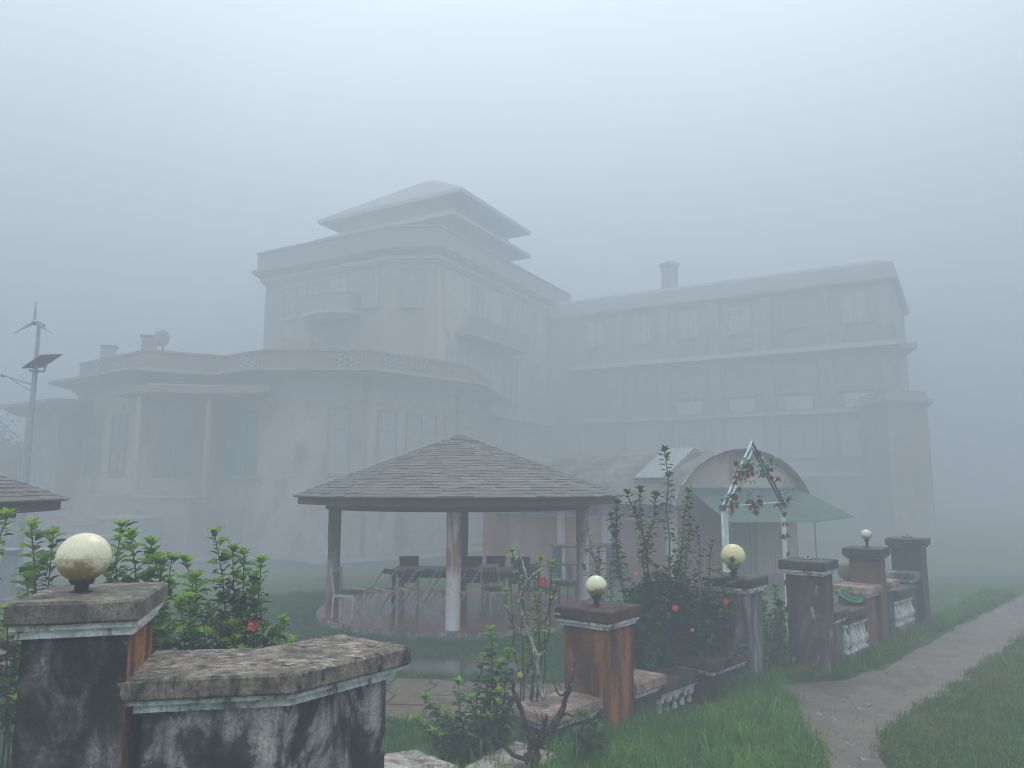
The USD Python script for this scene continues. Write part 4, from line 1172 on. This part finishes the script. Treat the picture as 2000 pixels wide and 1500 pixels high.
for a, b, z0, z1 in ((-1.0, -.92, 0, 2.0), (-.4, -.32, 0, 2.0), (.22, .3, 0, 2.0), (-1.0, .3, 2.0, 2.08)):
    g.loft([shed_pt(-.07, a, 0)[:2], shed_pt(-.07, b, 0)[:2], shed_pt(0, b, 0)[:2], shed_pt(0, a, 0)[:2]], [(0, z0), (0, z1)])
dr = t.part('door', g, 'trim_white')
t.part('pane', G().loft([shed_pt(-.035, -.95, 0)[:2], shed_pt(-.035, .25, 0)[:2], shed_pt(-.005, .25, 0)[:2], shed_pt(-.005, -.95, 0)[:2]], [(0, .05), (0, 2.0)]), 'window_dark', under=dr)
t.part('front_screen', G().loft([shed_pt(-.04, .5, 0)[:2], shed_pt(-.04, 2.45, 0)[:2], shed_pt(-.005, 2.45, 0)[:2], shed_pt(-.005, .5, 0)[:2]], [(0, .0), (0, 2.2)]), 'wall_cream')


# ------------------------------------------------------------------ the hotel in the fog
HOTEL = 1.6                                      # measured in units of 1.6 m; it stands on the lower ground beyond the lawn
hotel = Thing('hotel_building', 'large old hotel with tower, terrace house and long wing, dim in the fog', 'hotel', (0, 0, 0))
UsdGeom.Xform(hotel.prim).ClearXformOpOrder()
UsdGeom.Xform(hotel.prim).AddTransformOp(opSuffix='place').Set(Gf.Matrix4d(HOTEL, 0, 0, 0, 0, HOTEL, 0, 0, 0, 0, HOTEL, 0, 0, 0, -1.56, 1))


def wall_box(p, d, s0, s1, z0, z1, o0, o1):
    """Box on the wall through p along d (unit): from s0 to s1 along it, o0 to o1 out of it (the outer side lies right of d)."""
    p, d = np.asarray(p, float), np.asarray(d, float)
    nn = np.array([d[1], -d[0]])
    q = [p + d * s0 + nn * o1, p + d * s1 + nn * o1, p + d * s1 + nn * o0, p + d * s0 + nn * o0]
    return [tuple(x) for x in q], z0, z1


def slab(g, args):
    q, z0, z1 = args
    return g.loft(q, [(0, z0), (0, z1)])


def window(p, d, s, w, z0, z1, fill, frame='trim_white', bars=1, rows=1, out=0.0):
    """Frame with mullions and transoms, proud of the wall, and its pane or shutter as a sub-part."""
    b = .07
    g = G()
    slab(g, wall_box(p, d, s - b, s + w + b, z0 - b * 1.6, z0, out - .02, out + .12))
    slab(g, wall_box(p, d, s - b, s + w + b, z1, z1 + b, out - .02, out + .09))
    slab(g, wall_box(p, d, s - b, s, z0, z1, out - .02, out + .08))
    slab(g, wall_box(p, d, s + w, s + w + b, z0, z1, out - .02, out + .08))
    for i in range(1, bars + 1):
        m = s + w * i / (bars + 1)
        slab(g, wall_box(p, d, m - .03, m + .03, z0, z1, out - .02, out + .07))
    for i in range(1, rows + 1):
        m = z1 - (z1 - z0) * .3 * i
        slab(g, wall_box(p, d, s, s + w, m - .025, m + .025, out - .02, out + .066))
    path = hotel.part('window', g, frame)
    g = G()
    if fill == 'shutter':
        n = max(6, int((z1 - z0) / .14))
        for i in range(n):
            z = z0 + (z1 - z0) * i / n
            slab(g, wall_box(p, d, s + .004, s + w - .004, z + .02, z0 + (z1 - z0) * (i + 1) / n - .015, out - .015, out + .045))
        slab(g, wall_box(p, d, s + .002, s + w - .002, z0 + .003, z1 - .003, out - .02, out + .012))
        hotel.part('shutter', g, 'shutter', under=path)
    else:
        slab(g, wall_box(p, d, s + .002, s + w - .002, z0 + .002, z1 - .002, out - .02, out + .018))
        hotel.part('pane', g, fill, under=path)


def lattice(p, d, s, w, z0, z1, out):
    """Pierced screen of hexagon rings let into a parapet."""
    g = G()
    p, d = np.asarray(p, float), np.asarray(d, float)
    nn = np.array([d[1], -d[0]])
    r = (z1 - z0) / 5.2
    cols = max(2, int(w / (r * 1.75)))
    for i in range(cols):
        for j in range(2 if i % 2 else 3):
            cs, cz = s + (i + .5) * w / cols, z0 + r * (1 + (.87 if i % 2 else 0) + 1.74 * j)
            ring = [(cs + r * math.cos(a), cz + r * math.sin(a)) for a in np.arange(7) / 6 * 2 * math.pi]
            q = [(*(p + d * u + nn * out), z) for u, z in ring]
            g.tube(q, .035, 4)
    hotel.part('lattice', g, 'lattice')


# terrace house
T = [np.array(q) for q in ((-19.08, 32.5), (-14.5, 29.14), (-11.97, 30.55), (-9.66, 29.03), (-5.68, 29.14), (-2.18, 32.78))]
tp = [tuple(q) for q in T] + [(-1.2, 38), (-19.5, 40)]
hotel.part('wall', G().loft(tp, [(.12, -.2), (.12, 2.9), (0, 2.95), (0, 5.94)]), 'wall_cream', label='stained cream wall of the terrace house')
hotel.part('frieze', G().loft(tp, [(.03, 5.94), (.03, 6.5), (.35, 6.85), (.95, 6.96)]), 'wall_pale', label='pale coved band under the terrace cornice')
hotel.part('cornice', G().loft(tp, [(1.0, 6.96), (1.08, 7.0), (1.08, 7.12), (.9, 7.15)]), 'wall_grey')
hotel.part('parapet', G().loft(tp, [(.06, 7.15), (.06, 7.9), (.12, 7.92), (.12, 8.0)]), 'wall_dark')
seg = [((T[i + 1] - T[i]) / np.linalg.norm(T[i + 1] - T[i]), np.linalg.norm(T[i + 1] - T[i])) for i in range(5)]
for i, spans in ((0, ((1.2, .9), (3.2, .9))), (2, ((1.1, 1.2),)), (3, ((2.6, 1.1),)), (4, ((.5, 1.2), (1.9, 1.3), (3.6, .8)))):
    for s, w in spans:
        lattice(T[i], seg[i][0], s, w, 7.22, 7.86, .09)
for i, s in ((3, seg[3][1] - .05), (4, seg[4][1] - .35)):
    c = T[i] + seg[i][0] * s + np.array([seg[i][0][1], -seg[i][0][0]]) * .12
    hotel.part('downpipe', G().tube([(*c, 0), (*c, 6.7)], .08, 8).lathe([(.1, 6.5), (.24, 6.75), (.3, 6.95)], (*c, 0), 10), 'wall_grey')
window(T[3], seg[3][0], 2.5, .75, 3.1, 5.6, 'shutter', 'wall_grey', 0)
for s, w, b in ((.55, .8, 0), (1.95, 1.5, 1), (4.05, .75, 0)):
    window(T[4], seg[4][0], s, w, 3.1, 5.55, 'shutter', 'wall_grey', b)
for s in (.35, 1.1):
    window(T[2], seg[2][0], s + .9, .42, .25, 1.62, 'shutter', 'trim_white', 0, 0, .12)
window(T[2], seg[2][0], .35, 2.0, 3.05, 5.55, 'window_green', 'wall_grey', 2, 1)
window(T[0], seg[0][0], 1.2, 1.1, 3.2, 5.5, 'window_green', 'wall_grey', 1)
window(T[0], seg[0][0], 3.3, 1.1, 3.2, 5.5, 'window_dark', 'wall_grey', 1)
window(T[1], seg[1][0], .5, 1.3, 2.3, 4.9, 'window_dark', 'trim_white', 1, 0)
g = G()
slab(g, wall_box(T[1], seg[1][0], 1.95, 2.65, -.1, 5.9, -.2, .28))
hotel.part('pillar', g, 'orange_plaster')
g = G()
slab(g, wall_box(T[2], seg[2][0], -.1, 2.75, 2.88, 3.0, -.1, .25))
hotel.part('sill_band', g, 'trim_white')
g = G()
slab(g, wall_box(T[1], seg[1][0], .0, 1.95, 2.1, 2.26, -.1, 1.3))
hotel.part('door_landing', g, 'trim_white')
cn = [(-15.6, 28.9), (-13.9, 27.7), (-11.7, 28.2), (-9.2, 27.9), (-9.66, 29.2), (-11.97, 30.9), (-14.5, 29.5)]
hotel.part('canopy', G().loft(cn, [(-.5, 5.95), (0, 6.12), (0, 6.42), (-.35, 6.5)]), 'wall_dark')
for x, y in ((-14.2, 28.2), (-11.7, 28.55)):
    hotel.part('canopy_post', G().tube([(x, y, 0), (x, y, 6.0)], .13, 10), 'trim_white' if x < -13 else 'orange_plaster')
# side veranda at the far left
vp = [(-21.8, 33.2), (-19.2, 31.4), (-18.2, 32.6), (-19, 40), (-22.5, 41)]
hotel.part('veranda_wall', G().loft(vp, [(0, -.2), (0, 5.7)]), 'wall_wing')
hotel.part('veranda_roof', G().loft(vp, [(.3, 5.7), (.9, 6.0), (.9, 6.16), (.2, 6.3)]), 'wall_dark')
vd = np.array([2.6, -1.8]) / math.hypot(2.6, 1.8)
window(vp[0], vd, .4, .9, 2.6, 5.0, 'window_green', 'trim_white', 1)
window(vp[0], vd, 1.9, .9, 2.6, 5.0, 'window_dark', 'trim_white', 1)
# stair with stepped cheek walls
for (x0, y0, z, l) in ((-13.65, 27.0, 2.27, 2.05), (-13.95, 25.5, 1.58, 1.42), (-16.6, 29.0, 2.3, 1.6), (-16.9, 27.5, 1.62, 1.3), (-14.6, 24.4, .98, 1.2), (-17.3, 26.4, 1.0, 1.1)):
    c = hotel.part('stair_cheek', G().loft([(x0, y0), (x0 + l, y0 + .06), (x0 + l, y0 + 1.4), (x0, y0 + 1.4)], [(0, -.1), (0, z - .1)]), 'wall_grey')
    hotel.part('coping', G().loft([(x0, y0), (x0 + l, y0 + .06), (x0 + l, y0 + 1.4), (x0, y0 + 1.4)], [(.03, z - .1), (.05, z - .08), (.05, z), (.02, z + .01)]), 'trim_white', under=c)
for k in range(10):
    z = .22 * (k + 1)
    hotel.part('step', G().loft([(-16.4 + .05 * k, 24.2 + .42 * k), (-13.7 + .04 * k, 23.9 + .42 * k), (-13.5 + .04 * k, 28.6), (-16.2 + .05 * k, 29)], [(0, z - .23), (0, z - .002)]), 'wall_grey')
# things on the terrace roof
for x, y, h, l in ((-14.9, 30.0, .75, 0), (-17.6, 31.9, .7, 0)):
    hotel.part('vent_cowl', G().loft(square((x, y), .4, .28), [(0, 7.9), (0, 7.9 + h), (.08, 7.95 + h)]), 'roof_grey')
g = G().tube([(-14.2, 29.7, 7.9), (-14.2, 29.7, 8.35)], .05, 6)
m = trimesh.creation.icosphere(2, .34)
v = m.vertices * np.array([1, .3, 1]) + (-14.2, 29.55, 8.55)
g.add(v, m.faces)
hotel.part('satellite_dish', g, 'roof_grey')
hotel.part('roof_box', G().loft(square((-9.3, 32.0), 0, .6), [(0, 7.9), (0, 8.9)]), 'wall_grey')

# tower
UD, VD = np.array([-.875, .484]), np.array([.484, .875])
WC = np.array([-3.66, 34.8])
C2 = WC + np.array([-2.2, .12])
C3 = C2 + UD * 8.5
C1 = WC + VD * 14.6
tw = [tuple(C3), tuple(C2), tuple(WC), tuple(C1), tuple(C1 + UD * 10), tuple(C3 + VD * 11)]
hotel.part('tower_wall', G().loft(tw, [(0, -.2), (0, 13.35)]), 'wall_grey', label='dark stained tower wall')
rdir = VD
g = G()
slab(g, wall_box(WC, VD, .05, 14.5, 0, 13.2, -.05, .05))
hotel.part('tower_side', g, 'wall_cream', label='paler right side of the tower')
hotel.part('tower_band', G().loft(tw, [(.1, 13.35), (.1, 13.42), (.22, 13.5), (.22, 13.68), (.1, 13.7)]), 'trim_white')
hotel.part('tower_cornice', G().loft(tw, [(.25, 13.7), (.55, 13.95), (.55, 14.08), (.4, 14.2)]), 'wall_dark')
hotel.part('tower_parapet', G().loft(tw, [(.35, 14.2), (.35, 15.0), (.42, 15.02), (.42, 15.12)]), 'wall_dark')
ld = -UD
for s, w in ((1.3, .9), (3.0, .7), (6.9, .8)):
    window(C3, ld, s, w, 11.35, 13.0, 'window_dark' if w != .7 else 'window_green', 'trim_white', 1)
window(C3, ld, 4.6, 1.1, 11.35, 13.05, 'shutter', 'trim_white', 1)
window(C2, (WC - C2) / np.linalg.norm(WC - C2), .5, 1.1, 11.2, 13.0, 'window_dark', 'wall_grey', 1)
bc = C3 + ld * 4.9 + np.array([ld[1], -ld[0]]) * .1
bow = [tuple(bc + ld * (1.7 * math.cos(a)) + np.array([ld[1], -ld[0]]) * 1.1 * math.sin(a)) for a in np.linspace(0, math.pi, 11)][::-1]
bal = hotel.part('balcony', G().loft(bow, [(-.3, 10.75), (0, 10.95), (.05, 11.0), (.05, 11.15)]), 'trim_white')
hotel.part('balcony_wall', G().loft(bow, [(0, 11.15), (0, 11.95), (.05, 11.97), (.05, 12.03)]), 'wall_grey', under=bal)
for s, z0, z1, w, fl in ((3.2, 11.3, 13.0, 1.0, 'window_dark'), (6.4, 11.3, 13.0, 1.0, 'window_dark'), (9.4, 11.3, 13.0, 1.0, 'window_dark'), (.9, 7.4, 9.2, .8, 'shutter'), (3.0, 7.2, 9.7, 2.0, 'shutter'), (6.6, 7.2, 9.7, 1.4, 'window_dark'), (9.4, 7.2, 9.7, 1.2, 'window_dark'), (3.2, 3.2, 5.6, 1.4, 'window_dark'), (6.6, 3.2, 5.6, 1.4, 'window_dark')):
    window(WC, VD, s, w, z0, z1, fl, 'trim_white', 1, 1, .05)
g = G()
slab(g, wall_box(WC, VD, 1.6, 7.6, 9.95, 10.15, -.1, 1.1))
bal = hotel.part('balcony', g, 'wall_grey')
g = G()
slab(g, wall_box(WC, VD, 1.6, 7.6, 10.15, 11.0, .95, 1.08))
hotel.part('balcony_wall', g, 'wall_dark', under=bal)
lattice(WC, VD, 3.8, 1.6, 10.25, 10.9, 1.1)
g = G()
slab(g, wall_box(WC, VD, .2, 12.0, 6.2, 6.5, -.1, .5))
hotel.part('ledge', g, 'trim_white')
# pavilion on the tower
PC = np.array([-5.0, 41.8])


def rect(c, a, b):
    c = np.asarray(c)
    return [tuple(c - UD * a / 2 - VD * b / 2), tuple(c - UD * a / 2 + VD * b / 2), tuple(c + UD * a / 2 + VD * b / 2), tuple(c + UD * a / 2 - VD * b / 2)][::-1]


def hip(g, poly, z0, apex, t=.22):
    poly = np.asarray(poly)
    if not Polygon(poly).exterior.is_ccw:
        poly = poly[::-1]
    n = len(poly)
    ap = [np.asarray(q) for q in apex]
    v = [(*q, z0) for q in poly] + [(*q, z0 + t) for q in poly] + [tuple(q) for q in ap]
    f = [(i, (i + 1) % n, n + (i + 1) % n) for i in range(n)] + [(i, n + (i + 1) % n, n + i) for i in range(n)]
    f += [tuple(q[::-1]) for q in ear(poly)]
    near = [min(range(len(ap)), key=lambda k: np.linalg.norm(ap[k][:2] - q)) for q in poly]
    for i in range(n):
        j = (i + 1) % n
        f.append((n + i, n + j, 2 * n + near[i]))
        if near[i] != near[j]:
            f.append((n + j, 2 * n + near[j], 2 * n + near[i]))
    return g.add(v, f)


hotel.part('pavilion_wall', G().loft(rect(PC, 7.4, 6.4), [(0, 14.2), (0, 17.5)]), 'wall_grey')
hotel.part('skirt_roof', G().loft(rect(PC, 9.4, 8.4), [(0, 16.2), (0, 16.4), (-1.2, 17.0)]), 'roof_grey')
hotel.part('pavilion_roof', hip(G(), rect(PC, 9.8, 7.6), 17.5, [(*(PC + UD * .4), 20.45), (*(PC - UD * .4), 20.45)]), 'roof_grey')
for s in (1.0, 3.2, 5.4):
    window(rect(PC, 7.4, 6.4)[0], np.subtract(rect(PC, 7.4, 6.4)[1], rect(PC, 7.4, 6.4)[0]) / np.linalg.norm(np.subtract(rect(PC, 7.4, 6.4)[1], rect(PC, 7.4, 6.4)[0])), s, .9, 14.8, 16.0, 'window_dark', 'wall_grey', 1)

# long wing on the right
WR, WL = np.array([18.9, 35.9]), np.array([1.0, 45.9])
wdv = (WR - WL) / np.linalg.norm(WR - WL)
wn = np.array([-wdv[1], wdv[0]])
WLEN = np.linalg.norm(WR - WL)
wp = [tuple(WL), tuple(WR), tuple(WR + wdv * .3 + wn * 8.5), tuple(WL + wn * 8.5)]
hotel.part('wing_wall', G().loft(wp, [(0, -.2), (0, 12.7)]), 'wall_wing', label='dim grey wall of the long wing')
hotel.part('wing_roof', G().loft(wp, [(.2, 12.7), (.3, 12.85), (.28, 13.0), (.1, 13.7), (-.6, 14.05)]), 'roof_grey')
g = G()
cp = WL + wdv * (WLEN * .42) + wn * 2.0
hotel.part('chimney', G().loft(square(cp, .5, .36), [(0, 13.8), (0, 15.7), (.08, 15.72), (.08, 15.95)]), 'wall_grey')
for z0, z1, o, m in ((6.25, 6.45, .35, 'trim_white'), (9.45, 9.7, .5, 'wall_pale'), (3.1, 3.3, .3, 'wall_pale')):
    g = G()
    slab(g, wall_box(WL, wdv, 3.0, WLEN + .1, z0, z1, -.1, o))
    hotel.part('string_course', g, m)
NB = 6
for b in range(NB + 1):
    s = 3.2 + (WLEN - 3.6) * b / NB
    g = G()
    slab(g, wall_box(WL, wdv, s - .28, s + .28, 0, 12.68, -.1, .16))
    hotel.part('pilaster', g, 'wall_wing')
for b in range(NB):
    s = 3.2 + (WLEN - 3.6) * b / NB + .55
    w = (WLEN - 3.6) / NB - 1.1
    window(WL, wdv, s, w, .6, 2.9, R.choice(('window_dark', 'window_green_dark')), 'wall_grey', 2)
    window(WL, wdv, s, w, 4.2, 6.1, R.choice(('window_dark', 'shutter')), 'wall_pale', 2)
    window(WL, wdv, s, w, 7.5, 9.35, 'window_dark', 'wall_grey', 2)
    window(WL, wdv, s + .3, w - .6, 10.9, 12.4, R.choice(('window_dark', 'shutter')), 'wall_grey', 1)
    if b > 1:
        g = G()
        slab(g, wall_box(WL, wdv, s + .2, s + w - .2, 6.5, 7.2, .0, .3))
        hotel.part('panel', g, 'wall_pale')
        lattice(WL, wdv, s, w, 9.8, 10.5, .3)
xb = [(17.2, 33.9), (19.4, 34.5), (20.0, 41), (17.2, 41)]
hotel.part('end_block', G().loft(xb, [(0, -.2), (0, 6.3)]), 'wall_wing')
hotel.part('end_cornice', G().loft(xb, [(.05, 6.3), (.22, 6.45), (.22, 6.6), (.0, 6.7), (0, 7.0)]), 'wall_grey')
g = G()
slab(g, wall_box(WR, np.array([.3, 1.0]) / 1.044, .0, 6.0, 9.3, 9.6, -.2, .9))
hotel.part('side_ledge', g, 'wall_grey')


# ------------------------------------------------------------------ far trees at the left edge
def tree(label, c, h, w, seed):
    rr = random.Random(seed)
    t = Thing('tree', label, 'tree', (c[0], c[1], -1.58), 'trees fading in the fog')
    tr = t.part('trunk', G().tube([(*c, -1.8), (c[0] + .1, c[1], h * .35), (c[0], c[1], h * .7)], [.22, .16, .07], 8), 'bark')
    g = G()
    cl = [(c[0] + rr.gauss(0, w * .3), c[1] + rr.gauss(0, w * .3), h * rr.uniform(.4, .92), rr.uniform(.25, .5) * w) for _ in range(16)]
    for x, y, z, r in cl[:8]:
        t.part('limb', G().tube([(c[0], c[1], h * .4), ((c[0] + x) / 2, (c[1] + y) / 2, h * .4 + (z - h * .4) * .6), (x, y, z)], [.08, .05, .02], 5), 'bark', under=tr)
    for x, y, z, r in cl:
        for _ in range(150):
            d = np.array([rr.gauss(0, 1), rr.gauss(0, 1), rr.gauss(0, .8)])
            d = d / np.linalg.norm(d) * r * rr.uniform(.4, 1.05)
            v, f = leaf_mesh(.32, .2, .3)
            g.add(v @ frame_of((rr.uniform(-1, 1), rr.uniform(-1, 1), rr.uniform(-1, .4))).T + (x + d[0], y + d[1], z + d[2]), f)
    t.part('crown', g, 'tree_leaf')


tree('dim round tree fading in the fog at the left edge', (-41, 55), 7.6, 6.5, 5)
tree('lower dim tree fading in the fog beside the hotel veranda', (-37.5, 57), 5.8, 5.0, 6)


# ------------------------------------------------------------------ grass
def tuft(n, h, spread, w, rr):
    g = G()
    for _ in range(n):
        a, r = rr.uniform(0, 6.28), spread * math.sqrt(rr.random())
        o = np.array([r * math.cos(a), r * math.sin(a), 0])
        b = rr.uniform(0, 6.28)
        L, lean = h * rr.uniform(.45, 1.1), rr.uniform(.1, 1.0)
        d, s = np.array([math.cos(b), math.sin(b), 0]), np.array([-math.sin(b), math.cos(b), 0])
        v = []
        for q, k in ((0, 1), (.4, .95), (.75, .65)):
            c = o + d * L * lean * q ** 2 * .8 + np.array([0, 0, L * (q - .3 * lean * q ** 2)])
            v += [c - s * w * k, c + s * w * k]
        v.append(o + d * L * lean * .85 + np.array([0, 0, L * (1 - .42 * lean)]))
        g.add(v, [(0, 1, 3), (0, 3, 2), (2, 3, 5), (2, 5, 4), (4, 5, 6)])
    return g


def grass(name, label, protos, mat, pts, smin, smax, seed):
    path = '/World/' + name
    pi = UsdGeom.PointInstancer.Define(stage, path)
    paths = []
    for i, g in enumerate(protos):
        v, f = g.arrays()
        pp = path + '/tuft_%03d' % i
        usdkit.mesh(stage, pp, (v, f), MATS[mat])
        paths.append(pp)
    pi.CreatePrototypesRel().SetTargets([Sdf.Path(p) for p in paths])
    rs = np.random.RandomState(seed)
    n = len(pts)
    pi.CreatePositionsAttr(Vt.Vec3fArray.FromNumpy(np.asarray(pts, np.float32)))
    pi.CreateProtoIndicesAttr(Vt.IntArray.FromNumpy(rs.randint(0, len(protos), n).astype(np.int32)))
    a = rs.uniform(0, 2 * np.pi, n)
    pi.CreateOrientationsAttr(Vt.QuathArray([Gf.Quath(float(math.cos(x / 2)), 0, 0, float(math.sin(x / 2))) for x in a]))
    s = rs.uniform(smin, smax, n)
    pi.CreateScalesAttr(Vt.Vec3fArray.FromNumpy(np.column_stack([s, s, s]).astype(np.float32)))
    data(pi.GetPrim(), label, 'grass', None, 'stuff')


from shapely import contains_xy
path_poly = Polygon(PATH_L + PATH_R)
solids = [Polygon(W1).buffer(-.05)] + [Polygon(square(p, YP, .28)) for p in (P2, P3, P4, P5, P6)] + [Polygon(disc(2.9, 40, GZ))]
solids += [Polygon(strip(P2, -1.1, 1.75, -.2, .2)), Polygon(strip(P3, -1.2, 0, -.2, .2)), Polygon(strip(P4, 0, 2.6, -.2, .2)), Polygon(strip(P5, 0, 2.4, -.2, .2))]


def scatter(poly, per, seed, edge=0.0, clump=0.0, avoid_path=True, bare=()):
    rs = np.random.RandomState(seed)
    P = Polygon(poly)
    x0, y0, x1, y1 = P.bounds
    n = int(per * (x1 - x0) * (y1 - y0))
    p = np.column_stack([rs.uniform(x0, x1, n), rs.uniform(y0, y1, n)])
    ok = contains_xy(P, p[:, 0], p[:, 1])
    if clump:
        q = meshkit.fbm(np.column_stack([p * .9, np.zeros(n)]), 3, seed)
        ok &= rs.uniform(0, 1, n) < np.clip((q - .5) * clump + .75, .12, 1)
    if avoid_path:
        pp = path_poly.buffer(-edge)
        j = .75 * (meshkit.fbm(np.column_stack([p * 2.6, np.full(n, 3.0)]), 4, seed) - .5)
        ok &= ~contains_xy(pp, p[:, 0] + j, p[:, 1] + j)
    for s in solids + list(bare):
        ok &= ~contains_xy(s, p[:, 0], p[:, 1])
    p = p[ok]
    return np.column_stack([p, np.zeros(len(p))])


rr = random.Random(77)
CLEAR = Polygon([tuple(along(P2, .45, -.75)), tuple(along(P2, 1.75, -.75)), tuple(along(P2, 1.8, .2)), tuple(along(P2, .4, .2))])
BANK = [(-1.6, 5.0), (2.9, 5.0), (3.7, 10.6), (3.0, 10.0), (.9, 8.1), (-.6, 6.9)]
FR = Polygon([(-3, 4), (-.6, 5.0), (-.9, 6.6), (-2, 6)])
grass('tall_grass', 'long green grass growing on the bank in front of the wall', [tuft(16, .27, .07, .0042, rr) for _ in range(7)], 'blade_long', scatter(BANK, 420, 1, .02, 2.0, True, (CLEAR,)), .4, 1.2, 2)
grass('low_grass', 'low grass at the foot of the half-sunk balustrade', [tuft(12, .09, .07, .004, rr) for _ in range(4)], 'blade_long', scatter([tuple(along(P2, .3, -1.0)), tuple(along(P2, 2.0, -1.0)), tuple(along(P2, 2.0, -.2)), tuple(along(P2, .3, -.2))], 260, 21, .02, 1.5), .5, 1.1, 22)
EDGE = [(3.55, 10.2), (4.4, 10.55), (5.3, 11.2), (8.5, 14.5), (12.3, 18.5), (11.8, 19), (8.2, 15.0), (5.0, 11.7), (3.5, 10.9)]
coarse = scatter(BANK, 42, 12, -.06, 3.0, True, (CLEAR,))
grass('coarse_grass', 'coarse long arching grass blades standing out of the bank', [tuft(9, .42, .06, .0075, rr) for _ in range(6)], 'blade_coarse', coarse, .45, 1.1, 13)
grass('dry_grass', 'dry yellowed blades among the grass beside the dirt path', [tuft(7, .16, .1, .004, rr) for _ in range(4)], 'blade_dry', np.vstack([scatter(BANK, 22, 14, .05, 1.5), scatter([(3.3, 6.2), (7.5, 6.2), (14, 13), (9.54, 14.3), (5.87, 10.5), (3.5, 7.8)], 45, 15, .1, 3.0)]), .5, 1.2, 16)
grass('verge_grass', 'tufted grass along the foot of the far wall posts', [tuft(14, .2, .08, .0045, rr) for _ in range(5)], 'blade_long', scatter(EDGE, 260, 3, -.1, 1.5), .5, 1.2, 4)
LAWN_R = [(3.3, 6.2), (7.5, 6.2), (14, 13), (19, 21), (14, 18.8), (9.54, 14.3), (5.87, 10.5), (3.5, 7.8)]
near_r = [p for p in scatter(LAWN_R, 420, 5, .04, 2.6) if p[1] < 12]
far_r = [p for p in scatter(LAWN_R, 90, 6, .04, 1.6) if p[1] >= 12]
grass('lawn_grass', 'short olive grass right of the dirt path', [tuft(16, .085, .09, .0042, rr) for _ in range(6)], 'blade_short', np.array(near_r + far_r), .6, 1.5, 7)
GARDEN = [(-7, 7.2), (-1.2, 6.6), (.6, 8.3), (2.9, 10.6), (5.2, 12.6), (5, 15), (2, 16), (1, 19), (-5, 19), (-9, 15)]
flagbed = Polygon([(-2.3, 9.0), (-1.0, 8.5), (.7, 8.85), (2.2, 10.2), (3.6, 10.4), (3.5, 11.3), (1.8, 11.0), (.3, 10.3), (-1.2, 10.55), (-2.6, 10.6)]).buffer(-.1)
pud = Polygon([(-1.75, 11.0), (-1.2, 10.75), (-.5, 10.72), (.25, 10.9), (.2, 11.5), (-.4, 11.75), (-1.3, 11.7), (-1.8, 11.4)]).buffer(-.03)
grass('garden_lawn', 'green lawn inside the garden around the round gazebo', [tuft(16, .1, .1, .0045, rr) for _ in range(6)], 'blade_lawn', scatter(GARDEN, 150, 8, .0, 1.0, False, (flagbed, pud)), .6, 1.3, 9)

# ------------------------------------------------------------------ haze
usdkit.material(stage, '/World/Looks/fog', {'v': ('principled_volume', {'color': (.75, .83, .90), 'density': HAZE_DENSITY, 'anisotropy': HAZE_G})}, [], volume='v.volume')
MATS['fog'] = UsdShade.Material.Get(stage, '/World/Looks/fog')
b = trimesh.creation.box((320, 320, 34.1))
b.apply_translation((0, 0, 14.4))
single('haze', (b.vertices, b.faces), 'fog', 'grey fog filling the whole garden', None, None, 'stuff')
